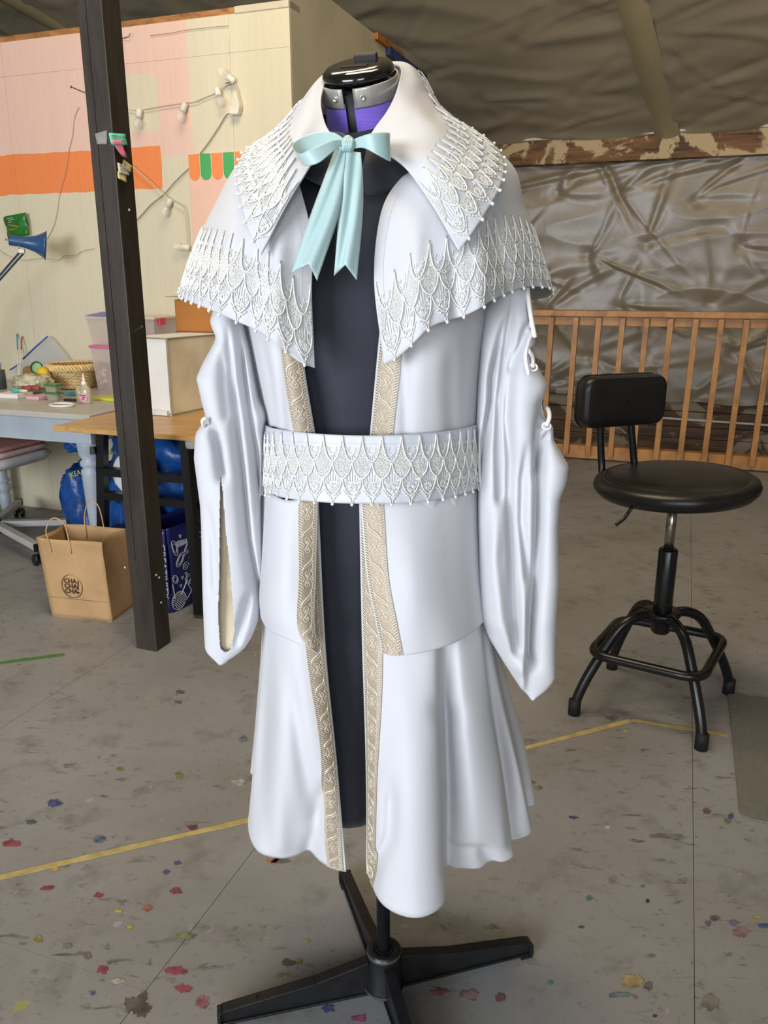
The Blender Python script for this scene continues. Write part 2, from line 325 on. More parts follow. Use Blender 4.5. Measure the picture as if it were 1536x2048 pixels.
# ================================================================== WALLS
mural = mural_material()
cream_w = mat('cream_wall', (205, 196, 170), 0.6, var=0.05, nscale=5, bump=0.1)
wl = thing('wall_left', 'painted plywood partition with pink, cream and orange mural', 'wall', R(CA, WB), kind='structure')
for a0, a1 in ((-7.0, -4.36), (-4.36, -3.14), (-3.14, -1.92), (-1.92, CA)):
    MB().rbox(a0+0.0005, a1-0.0005, WB, WB+0.012, 0.0, 2.13).obj('plywood_panel', mural, wl)
    MB().rbox(a0+0.0005, a1-0.0005, WB+0.0005, WB+0.012, 2.131, 2.275).obj('plywood_panel', mural, wl)
MB().rbox(-7.0, CA-0.012, WB+0.012, WB+0.10, 0.0, 2.26).obj('stud_wall', cream_w, wl)
MB().rbox(-7.0, CA-0.25, WB+0.004, WB+0.10, 2.275, 2.30).obj('top_plate', wood_material('raw_stud', (176, 124, 70), (120, 76, 38), 0.6, A20), wl)
MB().rbox(CA-0.25, CA, WB-0.004, WB+0.10, 2.275, 2.30).obj('top_plate', cream_w, wl)
ws = thing('wall_side', 'cream side of the painted partition', 'wall', R(CA, WB), kind='structure')
MB().rbox(CA-0.012, CA, WB+0.0125, 4.76, 0.0, 2.42).obj('plywood_panel', mat('side_wall', (190, 182, 158), 0.6, var=0.05, nscale=5, bump=0.1), ws)
MB().rbox(CA-0.002, CA+0.020, 4.35, 4.78, 2.395, 2.425).obj('trim_board', mat('orange_trim', (176, 104, 40), 0.6, var=0.2, nscale=30), ws)
MB().rbox(CA-0.002, CA+0.024, 4.52, 5.2, 2.36, 2.405).obj('trim_board', mat('blue_trim', (36, 62, 112), 0.5, var=0.3, nscale=25, dark=(20, 34, 60)), ws)
# plastic sheeting with folds
def plastic_material(name, col):
    m = bpy.data.materials.new(name); m.use_nodes = True; t = NT(m); b = t.n['Principled BSDF']
    g = t.add('ShaderNodeNewGeometry').outputs['Position']; n1, _ = t.noise(g, 1.1, 3); n2, _ = t.noise(g, 7, 4, 0.6, 0.8)
    c = lin(col); t.link(t.ramp(n1, [(0.3, tuple(x*0.85 for x in c)), (0.7, tuple(x*1.12 for x in c))]), b.inputs['Base Color'])
    b.inputs['Roughness'].default_value = 0.33; b.inputs['Specular IOR Level'].default_value = 0.6
    bn = t.add('ShaderNodeBump'); bn.inputs['Strength'].default_value = 0.20; bn.inputs['Distance'].default_value = 0.010; t.link(n2, bn.inputs['Height']); t.link(bn.outputs[0], b.inputs['Normal'])
    return m
PLAS = plastic_material('vapour_plastic', (136, 126, 104)); PLASW = plastic_material('vapour_plastic_wall', (116, 105, 86))
def sheet_plane(name, org, ux, uy, nn, sx, sy, nx, ny, seed, amp, m, parent, dx=0.6, dy=0.42, bottom=None, flat=1.0, nseg=4):
    rng = random.Random(seed); st = {}
    NI, NJ = int(sx/dx)+2, int(sy/dy)+2
    for i in range(-1, NI):
        for j in range(-1, NJ): st[i, j] = (i*dx+(0.5*dx if j % 2 else 0)+rng.uniform(-0.2, 0.2)*dx, j*dy+rng.uniform(-0.18, 0.18)*dy)
    X, Y = np.meshgrid(np.linspace(0, sx, nx+1), np.linspace(0, sy, ny+1))
    Nw = np.array([[noise.noise(Vector((x*1.7, y*1.7, seed))) for x in X[0]] for y in Y[:, 0]]); Nw2 = np.array([[noise.noise(Vector((x*1.3+9, y*4.2*flat, seed))) for x in X[0]] for y in Y[:, 0]])
    Xw, Yw = X+0.05*Nw, Y+0.05*Nw2; H = amp*1.3*Nw+amp*0.9*(1-np.abs(Nw2)*2.2)
    for (i, j), (x0, y0) in st.items():
        r = np.hypot(X-x0, Y-y0); H -= amp*0.9*np.exp(-(r/0.05)**2)
        for (di, dj) in rng.sample([(1, -1), (1, 0), (1, 1), (0, 1), (2, -1), (2, 1), (1, -2), (0, 2)], nseg):
            if (i+di, j+dj) not in st: continue
            x1, y1 = st[i+di, j+dj]; ddx, ddy = x1-x0, y1-y0; L2 = ddx*ddx+ddy*ddy
            t = ((Xw-x0)*ddx+(Yw-y0)*ddy)/L2; d = ((Xw-x0)*ddy-(Yw-y0)*ddx)/math.sqrt(L2)
            env = np.clip(t*5, 0, 1)*np.clip((rng.uniform(0.6, 1.0)-t)*4, 0, 1); wd = rng.uniform(0.014, 0.05)*(0.6+np.clip(t, 0, 1))
            d = d+0.03*math.copysign(1, rng.random()-0.5)*t*(1-t)
            H += rng.choice([-1, 1, 1])*rng.uniform(0.15, 0.8)*amp*env*(np.exp(-(d/wd)**2)-0.5*np.exp(-((d-1.3*wd)/(1.2*wd))**2))
    G = []
    for i in range(ny+1):
        row = []
        for j in range(nx+1):
            y = Y[i, j]
            if bottom and i == 0: y -= bottom*noise.noise(Vector((X[i, j]*2.3, seed, 0)))
            row.append(org+ux*X[i, j]+uy*y+nn*H[i, j])
        G.append(row)
    return MB().grid(G).obj(name, m, parent, True, fix=False)
wb = thing('wall_back', 'wall behind the stairwell hung with grey plastic sheeting over old boards', 'wall', R(0, KB), kind='structure')
sheet_plane('plastic_sheet', R(-3.3, KB-0.03, 0.33), AX, UZ, -BX, 5.6, 1.72, 460, 170, 3, 0.0135, PLASW, wb, 0.56, 0.36, 0.12, 1.0, 4)
old = rustic_material('old_boards', (128, 118, 98), (92, 66, 42), (34, 24, 18), 0.56)
z = -0.72; k = 0
while z < 0.40:
    hgt = (0.115, 0.10, 0.125, 0.09)[k % 4]
    MB().rbox(-4.0, 3.6, KB-0.012-0.008*(k % 3), KB+0.02, z, z+hgt-0.006).obj('old_board', old, wb); z += hgt; k += 1
MB().rbox(-7.0, 7.0, KB+0.02, KB+0.05, -1.2, 2.2).obj('wall_sheathing', mat('sheathing', (44, 36, 30), 0.9), wb)
# beam
bm_ = MB().rbox(-3.4, 3.4, KB-0.13, KB+0.0, 2.02, 2.185).obj('trim_1', rustic_material('beam_wood', (176, 156, 120), (120, 84, 48), (44, 30, 18), 0.50), None, bevel=0.004)
tag(bm_, 'old flaking timber beam along the plastic covered wall', 'beam', kind='structure')
wtr = [R(-3.4+6.8*i/40, KB-0.135, 2.198+0.006*math.sin(i*1.3)) for i in range(41)]
tag(MB().tube(wtr, 0.013, 6).obj('trim_2', mat('white_plastic_edge', (206, 198, 176), 0.4), None, True), 'rolled pale edge of plastic sheeting on the beam', 'trim', kind='structure')
# roof slopes
TS = math.tan(math.radians(30.0)); ca30, sa30 = math.cos(math.radians(30)), math.sin(math.radians(30))
UR = (-BX*ca30+UZ*sa30); NR = (-BX*sa30-UZ*ca30)
ce = thing('ceiling', 'sloping roof lined with grey plastic sheeting', 'ceiling', R(0, KB, 2.2), kind='structure')
sheet_plane('plastic_sheet', R(-6.0, KB-0.1, 2.17), AX, UR, NR, 9.6, 3.4, 360, 140, 9, 0.017, PLAS, ce, 0.8, 0.5, None, 1.0, 4)
top = R(0, KB-0.1, 2.17)+UR*3.4; rb, rz = top.dot(BX), top.z
MB().hexa([R(-7, rb+0.05, rz-0.03), R(7, rb+0.05, rz-0.03), R(7, 1.2, rz-0.03+(rb-1.2)*TS), R(-7, 1.2, rz-0.03+(rb-1.2)*TS), R(-7, rb+0.05, rz+0.02), R(7, rb+0.05, rz+0.02), R(7, 1.2, rz+0.05+(rb-1.2)*TS), R(-7, 1.2, rz+0.05+(rb-1.2)*TS)]).obj('roof_lining', PLAS, ce)
zr = rz+(rb-1.2)*TS
MB().hexa([R(-7, 1.2, zr), R(7, 1.2, zr), R(7, -4.3, 2.3), R(-7, -4.3, 2.3), R(-7, 1.2, zr+0.05), R(7, 1.2, zr+0.05), R(7, -4.3, 2.35), R(-7, -4.3, 2.35)]).obj('roof_lining', PLAS, ce)
MB().hexa([R(-7, KB+0.05, 2.2), R(7, KB+0.05, 2.2), R(7, rb, rz+0.12), R(-7, rb, rz+0.12), R(-7, KB+0.05, 2.25), R(7, KB+0.05, 2.25), R(7, rb, rz+0.17), R(-7, rb, rz+0.17)]).obj('roof_deck', mat('roof_deck', (60, 50, 40), 0.9), ce)
# seam battens showing through the roof plastic
for p, q in (((1262, -10), (1338, 276)), ((-10, -20), (160, 75))):
    def onroof(x, y):
        d = ray(x, y); o_ = R(0, KB-0.1, 2.17)-Vector((0, 0, CAMH)); t_ = o_.dot(NR)/d.dot(NR); return Vector((0, 0, CAMH))+d*t_
    P = [onroof(p[0]+(q[0]-p[0])*i/14, p[1]+(q[1]-p[1])*i/14) for i in range(15)]
    b_ = MB()
    G = []
    for pt in P:
        G.append([pt+NR*0.012+AX*s_*0.085+NR*0.024*(1-(abs(s_))**2)+NR*0.006*noise.noise(pt*7+AX*s_) for s_ in (-1, -0.6, -0.2, 0.2, 0.6, 1)])
    b_.grid(G).obj('plastic_seam', plastic_material('seam_plastic', (142, 130, 98)), ce, True)
# rear part of the room (behind the camera)
wr = thing('wall_rear', 'cream wall with large windows', 'wall', R(0, -4.2), kind='structure')
for a0, a1, z0, z1 in ((-7, 7, 0, 0.85), (-7, 7, 2.65, 3.4), (-7, -3.4, 0.85, 2.65), (0.1, 0.7, 0.85, 2.65), (2.7, 7, 0.85, 2.65)):
    MB().rbox(a0, a1, -4.2, -4.1, z0, z1).obj('wall_section', cream_w, wr)
fw = mat('window_paint', (225, 222, 214), 0.5)
for n_, (a0, a1) in enumerate(((-3.4, 0.1), (0.7, 2.7))):
    wi = thing('window_%d' % (n_+1), 'white framed window letting in daylight', 'window', R(a0, -4.2, 0.85), kind='structure')
    for a in (a0+0.03, (a0+a1)/2, a1-0.03): MB().rbox(a-0.03, a+0.03, -4.18, -4.12, 0.85, 2.65).obj('window_frame', fw, wi)
    for zz in (0.88, 1.75, 2.62): MB().rbox(a0, a1, -4.17, -4.13, zz-0.03, zz+0.03).obj('window_bar', fw, wi)
tag(MB().rbox(-7.1, -7.0, -4.2, KB, 0, 4.9).obj('wall_west', cream_w), 'plain cream gable wall', 'wall', kind='structure')
tag(MB().rbox(7.0, 7.1, -4.2, KB, -1, 4.9).obj('wall_east', cream_w), 'plain cream gable wall opposite', 'wall', kind='structure')
# ================================================================== RAILING round the stairwell
rw = wood_material('railing_fir', (178, 126, 62), (134, 86, 38), 0.45, A20, (6, 30, 6))
rl = thing('railing', 'orange stained wooden stair railing with square balusters', 'railing', R(-0.6, RB, 0))
p1, p2 = PB(1300, 622, RB).z, PB(1300, 640, RB).z; zb = PB(1300, 912, RB).z
MB().rbox(-1.15, 1.6, RB-0.06, RB+0.05, p1-0.040, p1).obj('handrail', rw, rl, bevel=0.004)
MB().rbox(-1.15, 1.6, RB-0.02, RB+0.02, p1-0.098, p1-0.040).obj('upper_rail', rw, rl, bevel=0.002)
MB().rbox(-1.15, 1.6, RB-0.02, RB+0.06, zb-0.045, zb+0.045).obj('bottom_rail', rw, rl, bevel=0.003)
MB().rbox(-1.15, 1.6, RB-0.02, RB+0.06, 0.0, zb-0.045).obj('shade_strip', mat('rail_shade_brown', (58, 44, 32), 0.8), rl)  # dark solid strip standing in for the shadow between bottom rail and floor
first = None
for x in (1107-92, 1107-45.5, 1105, 1153.5, 1199, 1246, 1293.5, 1341.5, 1391.5, 1442, 1492, 1543, 1596):
    a = PB(x, 645, RB).dot(AX)
    MB().bar(R(a, RB-0.04, p1-0.045), R(a-0.012, RB-0.04, zb-0.015), 0.040, 0.036, AX).obj('baluster', rw, rl, bevel=0.002)
MB().rbox(-1.24, -1.15, RB-0.06, RB+0.04, 0.0, p1-0.0).obj('newel_post', rw, rl, bevel=0.004)
pp = [PB(1300, 834, KB-0.05), PB(1430, 843, KB-0.05), PB(1560, 852, KB-0.05)]
tag(MB().tube(pp, 0.008, 8).obj('pipe', mat('white_pipe', (200, 198, 190), 0.35)), 'thin white pipe along the old boards below the railing', 'pipe')
# ================================================================== BLACK POST
pm = mat('black_post_paint', (54, 47, 41), 0.5, var=0.2, nscale=14, stretch=(1, 1, 0.25), bump=0.4, bscale=50)
pc = PZ(313.7, 1303.6); pa, pb = pc.dot(AX), pc.dot(BX); PW = 0.082
roofz = 2.17+(KB-0.1-pb)*TS
po = thing('wooden_post', 'square black painted timber post rising through the workshop', 'post', pc)
prof = []
MB().rbox(pa-PW, pa, pb, pb+PW, 0.0, roofz-0.03).obj('post_body', pm, po, bevel=0.003)
MB().rbox(pa-PW*0.66, pa-PW*0.64, pb-0.0012, pb+0.001, 0.32, roofz).obj('crack', mat('crack_black', (12, 11, 11), 0.8), po)
nailm = mat('nail_steel', (150, 146, 140), 0.35, metal=0.9)
for (x, y, dx, dy) in ((181, 190, -24, -9), (268, 664, 18, -10)):
    s_ = PB(x, y, pb) if dx < 0 else PA(x, y, pa)
    e_ = s_+(-BX*0.05-AX*0.022+UZ*0.012 if dx < 0 else AX*0.045-BX*0.02+UZ*0.018)
    MB().tube([s_, e_], 0.0016, 6).tube([e_, e_+(e_-s_).normalized()*0.0015], 0.004, 8).obj('nail', nailm, po)
for (x, y) in ((258, 420), (318, 1155), (322, 1205), (312, 1150), (250, 1135)):
    q = PA(x, y, pa) if x > 290 or y < 500 else PB(x, y, pb)
    MB().ball(q, 0.004, 6).obj('chipped_paint', mat('chip', (196, 190, 178), 0.8), po)
def quad_on(name, pts, surf, val, off, m, label, cat, group=None, curl=0.006):
    f_ = PA if surf == 'a' else PB; nn = AX if surf == 'a' else -BX
    P = [f_(x, y, val) for x, y in pts]; G = []
    for i in range(5):
        row = []
        for j in range(5):
            u_, v_ = j/4, i/4; p = (P[0]*(1-u_)+P[1]*u_)*(1-v_)+(P[3]*(1-u_)+P[2]*u_)*v_
            row.append(p+nn*(off+curl*v_*v_))
        G.append(row)
    o = MB().grid(G).obj(name, m, None, True); md = o.modifiers.new('s', 'SOLIDIFY'); md.thickness = 0.0004
    return tag(o, label, cat, group)
def scrib(lines, surf, val, off, parent):
    f_ = PA if surf == 'a' else PB; nn = AX if surf == 'a' else -BX; b_ = MB()
    for (x0, y0, x1, y1) in lines:
        P = [f_(x0+(x1-x0)*k/12, y0+(y1-y0)*k/12+(0.9 if k % 2 else -0.9), val)+nn*off for k in range(13)]
        b_.tube(P, 0.0005, 3)
    o = b_.obj('handwriting', mat('pen_ink', (60, 70, 80), 0.6), parent); return o
n1 = quad_on('sticky_note', [(217, 266), (250, 268), (252, 291), (219, 290)], 'a', pa, 0.001, mat('note_teal', (112, 204, 186), 0.7, var=0.03), 'teal sticky note taped to the black post', 'note')
scrib([(221, 271, 232, 272), (223, 281, 248, 283)], 'a', pa, 0.0045, n1)
n2 = quad_on('sticky_note', [(219, 281), (240, 281), (247, 317), (236, 313)], 'a', pa, 0.006, mat('note_pink', (226, 126, 158), 0.7, var=0.03), 'bright pink sticky note on the black post', 'note', curl=0.008)
scrib([(222, 284, 236, 285)], 'a', pa, 0.0085, n2)
n3 = quad_on('sticky_note', [(246, 319), (264, 333), (258, 346), (240, 334)], 'a', pa, 0.002, mat('note_olive', (196, 190, 140), 0.7, var=0.03), 'dull yellow note stuck behind the white note on the post', 'note')
n4 = quad_on('sticky_note', [(232, 325), (255, 336), (253, 352), (232, 345)], 'a', pa, 0.005, mat('note_white', (214, 212, 196), 0.7, var=0.03), 'white written note stuck on the black post', 'note')
scrib([(234, 331, 240, 333), (235, 339, 250, 344)], 'a', pa, 0.0095, n4)
n5 = quad_on('sticky_note', [(231, 342), (249, 349), (246, 366), (228, 357)], 'a', pa, 0.008, mat('note_yellow', (206, 200, 138), 0.7, var=0.03), 'pale yellow note, lowest of the notes on the post', 'note')
clear = mat('clear_plastic', (236, 238, 240), 0.08, trans=0.0, alpha=0.16, var=0.0, spec=0.8)
quad_on('plastic_sleeve', [(190, 268), (214, 261), (217, 289), (198, 289)], 'b', pb, 0.002, clear, 'clear plastic sleeve wrapped on the black post', 'sleeve')
# ================================================================== THE COSTUME ON ITS STAND
def CPT(c):
    return PZ(c[0], c[1], c[2][1]) if isinstance(c[2], tuple) else PY(*c)
def seg_dist(px, py, line):
    """distance in pixels of each point to a polyline, for laying out fold lines"""
    best = np.full(px.shape, 1e9)
    for (x0, y0), (x1, y1) in zip(line, line[1:]):
        dx, dy = x1-x0, y1-y0; t = np.clip(((px-x0)*dx+(py-y0)*dy)/(dx*dx+dy*dy), 0, 1)
        best = np.minimum(best, np.hypot(px-x0-t*dx, py-y0-t*dy))
    return best
def fold_relief(G, lines, mask=None):
    px, py = proj(G)
    dY = np.zeros(px.shape)
    for ln in lines:
        line, amp, wd = ln[0], ln[1], ln[2]; sharp = ln[3] if len(ln) > 3 else False
        d = seg_dist(px, py, line)
        y0, y1 = line[0][1], line[-1][1]
        tp_ = np.clip((py-y0)/(0.30*(y1-y0) if abs(y1-y0) > 20 else 1e-6)+0.1, 0, 1) if abs(y1-y0) > 20 else 1.0
        dY += tp_*amp*(1.0/(1+(d/(wd*1.5))**2) if sharp else np.exp(-(d/wd)**2))
    for _ in range(3):
        q = np.pad(dY, 1, mode='edge'); dY = (q[1:-1, 1:-1]*2+q[:-2, 1:-1]+q[2:, 1:-1]+q[1:-1, :-2]+q[1:-1, 2:])/6
    if mask is not None: dY = dY*mask
    G = G.copy(); G[..., 1] += dY; return G
class Sheet:
    def __init__(s, rows, nr, nc, lines=None, frontcols=1.0):
        C = [[CPT(c) for c in r] for r in rows]
        A = np.array([crom(r, nc) for r in C])               # rows, nc, 3
        G = np.array([crom(A[:, j], nr) for j in range(nc)]).transpose(1, 0, 2)
        if lines:
            mk = np.clip((frontcols-np.linspace(0, 1, nc))/0.06, 0, 1)[None, :]
            G = fold_relief(G, lines, mk)
        s.setup(G)
    def setup(s, G):
        s.G = G; nr, nc, _ = G.shape; s.nr, s.nc = nr, nc
        du = np.gradient(G, axis=1); dv = np.gradient(G, axis=0); N = np.cross(du, dv); N /= np.linalg.norm(N, axis=2, keepdims=True)+1e-12
        j = max(1, nc//10); i = nr//2
        if np.dot(N[i, j], CAMP-G[i, j]) < 0: N = -N
        s.N = N
        L = np.linalg.norm(np.diff(G[-1], axis=0), axis=1); s.La = np.concatenate([[0], np.cumsum(L)])
        Hh = np.linalg.norm(np.diff(G, axis=0), axis=2); s.H = np.concatenate([np.cumsum(Hh[::-1], axis=0)[::-1], np.zeros((1, nc))])
        E = np.linalg.norm(np.diff(G[:, 0], axis=0), axis=1); s.Ea = np.concatenate([[0], np.cumsum(E)])
        Dd = np.linalg.norm(np.diff(G, axis=1), axis=2); s.D = np.concatenate([np.zeros((nr, 1)), np.cumsum(Dd, axis=1)], axis=1)
    def at(s, r, c):
        r = min(max(r, 0), s.nr-1.001); c = min(max(c, 0), s.nc-1.001); i, j = int(r), int(c); a, b = r-i, c-j
        f = lambda X: (X[i, j]*(1-b)+X[i, j+1]*b)*(1-a)+(X[i+1, j]*(1-b)+X[i+1, j+1]*b)*a
        return f(s.G), f(s.N)
    def hem(s, l, h):
        c = float(np.interp(l, s.La, np.arange(s.nc))); j = min(int(c), s.nc-2); b = c-j
        col = s.H[:, j]*(1-b)+s.H[:, j+1]*b
        if h < 0:
            p, n = s.at(s.nr-1, c); q, _ = s.at(s.nr-3, c); d = (p-q); d /= np.linalg.norm(d)+1e-9
            return p+d*(-h), n
        return s.at(float(np.interp(h, col[::-1], np.arange(s.nr)[::-1])), c)
    def front(s, l, d):
        r = float(np.interp(l, s.Ea, np.arange(s.nr))); i = min(int(r), s.nr-2); a = r-i
        row = s.D[i]*(1-a)+s.D[i+1]*a
        return s.at(r, float(np.interp(d, row, np.arange(s.nc))))
    def obj(s, name, m, parent, th=0.0016, label=None):
        o = MB().grid(s.G).obj(name, m, parent, True, fix=False)
        me = o.data
        # face the normals outwards
        f = me.polygons[len(me.polygons)//2]; i, j = s.nr//2, max(1, s.nc//10)
        f = me.polygons[i*(s.nc-1)+j]
        if np.dot(np.array(f.normal), s.N[i, j]) < 0: me.flip_normals()
        md = o.modifiers.new('thickness', 'SOLIDIFY'); md.thickness = th; md.offset = -1
        if label: o['label'] = label
        return o
class Cords:
    def __init__(s, fn): s.fn = fn; s.V = []; s.F = []
    def cord(s, uv, r, off=0.0, n=4, closed=False):
        P, N = zip(*[s.fn(*q) for q in uv]); P = np.array(P); N = np.array(N); m = len(P)
        P = P+N*(off+r*0.5)
        if closed: T = np.roll(P, -1, 0)-np.roll(P, 1, 0)
        else: T = np.gradient(P, axis=0) if m > 2 else np.array([P[1]-P[0]]*m)
        S = np.cross(T, N); S /= np.linalg.norm(S, axis=1, keepdims=True)+1e-12
        a = np.linspace(0, 2*PI, n, endpoint=False)+PI/4
        ring = P[:, None]+r*(np.cos(a)[None, :, None]*S[:, None]+np.sin(a)[None, :, None]*N[:, None])
        k = len(s.V); s.V.extend(map(tuple, ring.reshape(-1, 3)))
        for i in range(m if closed else m-1):
            j = (i+1) % m
            for q in range(n): s.F.append((k+i*n+q, k+i*n+(q+1) % n, k+j*n+(q+1) % n, k+j*n+q))
    def obj(s, name, m, parent):
        b = MB(); b.v = s.V; b.f = s.F; return b.obj(name, m, parent, True)
    def bead(s, uv, r, name, m, parent):
        p, n = s.fn(*uv); return MB().ball(p+n*r*0.6, r, 8).obj(name, m, parent, True)
def sub(pts, k=3):
    P = crom([(a, b, 0) for a, b in pts], (len(pts)-1)*k+1); return [(p[0], p[1]) for p in P]
U_TOP = sub([(0.015, 0.985), (0.05, 0.90), (0.13, 0.795), (0.24, 0.70), (0.38, 0.645), (0.5, 0.635), (0.62, 0.645), (0.76, 0.70), (0.87, 0.795), (0.95, 0.90), (0.985, 0.985)], 2)
U_SCALE = sub([(-0.48, 0.61), (-0.44, 0.54), (-0.32, 0.455), (-0.14, 0.395), (0, 0.38), (0.14, 0.395), (0.32, 0.455), (0.44, 0.54), (0.48, 0.61)], 2)
U_LOW = sub([(0.03, 0.37), (0.07, 0.285), (0.2, 0.20), (0.36, 0.145), (0.5, 0.125), (0.64, 0.145), (0.8, 0.20), (0.93, 0.285), (0.97, 0.37)], 2)
def lace(sheet, l0, l1, H, base, m, parent, seed=1, w0=0.0262, lift=0.0004):
    n = max(1, round((l1-l0)/w0)); w = (l1-l0)/n; rng = random.Random(seed)
    la = MB()
    root = None
    def fnh(u, v):
        p, q = sheet.hem(l0+u*w, base+v*H); return p+q*lift, q
    C = Cords(fnh)
    beads = []
    for k in range(n):
        T = lambda pts: [(k+a, b) for a, b in pts]
        C.cord(T(U_TOP), 0.0010, 0.0012); C.cord(T(U_LOW), 0.0010, 0.0010)
        if k > 0: C.cord(T(U_SCALE), 0.00115, 0.0012)
        # mesh of the big scales
        ru, rv = 0.036, 0.0125
        for iv in range(22):
            b = 0.40+iv*rv*2.0
            for iu in range(-7, 8):
                a = (iu+(0.5 if iv % 2 else 0))*ru*1.9
                up = 0.635+0.36*max(0, (0.5-abs(a))/0.5)**2.1; lo = 0.385+0.22*(abs(a)/0.48)**2
                if abs(a) > 0.47 or not (lo+0.012 < b < up-0.012) or (k == 0 and a < 0): continue
                ja, jb, s_ = rng.uniform(-0.010, 0.010), rng.uniform(-0.004, 0.004), rng.uniform(0.85, 1.15)
                C.cord([(k+a+ja+ru*s_*math.cos(q+iv), b+jb+rv*s_*math.sin(q+iv)) for q in (0, 1.257, 2.513, 3.77, 5.027)], 0.00052, rng.uniform(0.0004, 0.0011), 3, True)
        # little spoked flower in the upper scallop
        C.cord(T(sub([(0.12, 0.83), (0.25, 0.80), (0.5, 0.735), (0.75, 0.80), (0.88, 0.83)], 2)), 0.00045, 0.0003, 3)
        for q in range(7):
            an = PI*(q/6)+PI; C.cord([(k+0.5, 0.735), (k+0.5+0.30*math.cos(an)*(0.8 if q in (0, 6) else 1), 0.735+0.085*math.sin(an)+0.02*abs(math.cos(an)))], 0.00055, 0.0005, 3)
        for q in (0.2, 0.34, 0.66, 0.8): C.cord([(k+q, 0.79+0.02*abs(q-0.5)), (k+q+0.03, 0.825+0.05*abs(q-0.5))], 0.0005, 0.0003, 3)
        # stitched spike edge
        for q in (-1, 1):
            C.cord([(k+(0.02 if q > 0 else 0.98)-q*0.02, 0.99), (k+(0.02 if q > 0 else 0.98)-q*0.02, 1.03)], 0.0008, 0.0004, 4)
        # fan of bars between scales
        for q in range(6):
            f = (q-2.5)/2.5; C.cord([(k+0.5+f*0.14-0.5+0.0, 0.37), (k+f*0.36, 0.265+0.06*abs(f))], 0.00055, 0.0005, 3) if k > 0 else None
        for q in range(5):
            a = 0.2+0.15*q; C.cord([(k+a, 0.42+0.10*(1-abs(a-0.5)*2)), (k+0.5+(a-0.5)*0.8, 0.33)], 0.0005, 0.0003, 3)
        # lower scale: rosette
        for q in range(7):
            an = 2*PI*q/7; cx, cy = 0.5+0.15*math.cos(an), 0.245+0.045*math.sin(an)
            C.cord([(k+cx+0.062*math.cos(p_), cy+0.019*math.sin(p_)) for p_ in (0, 1.05, 2.1, 3.14, 4.19, 5.24)], 0.0006, 0.0006, 4, True)
        for q in range(24):
            a = rng.uniform(0.10, 0.90); lo = 0.135+0.2*(abs(a-0.5)*2)**2; b = rng.uniform(lo+0.02, lo+0.14)
            C.cord([(k+a+0.05*math.cos(p_), b+0.017*math.sin(p_)) for p_ in (0, 1.05, 2.1, 3.14, 4.19, 5.24)], 0.00055, 0.0005, 3, True)
        # picots
        C.cord(T(sub([(0.0, 0.20), (0.1, 0.19), (0.2, 0.145), (0.32, 0.115), (0.42, 0.085), (0.455, 0.04), (0.455, 0.0), (0.5, -0.025), (0.545, 0.0), (0.545, 0.04), (0.58, 0.085), (0.68, 0.115), (0.8, 0.145), (0.9, 0.19), (1.0, 0.20)], 2)), 0.0007, 0.0003)
        for a, b in ((0.17, 0.165), (0.29, 0.125), (0.39, 0.085), (0.61, 0.085), (0.71, 0.125), (0.83, 0.165)):
            C.cord([(k+a+0.028*math.cos(p_), b+0.0085*math.sin(p_)) for p_ in (0, 1.05, 2.1, 3.14, 4.19, 5.24)], 0.0008, 0.0006, 3, True)
        beads.append((k+0.5, -0.002))
    o = C.obj('lace_trim', m, parent)
    for bd in beads: C.bead(bd, 0.0021, 'lace_bead', m, o)
    return o
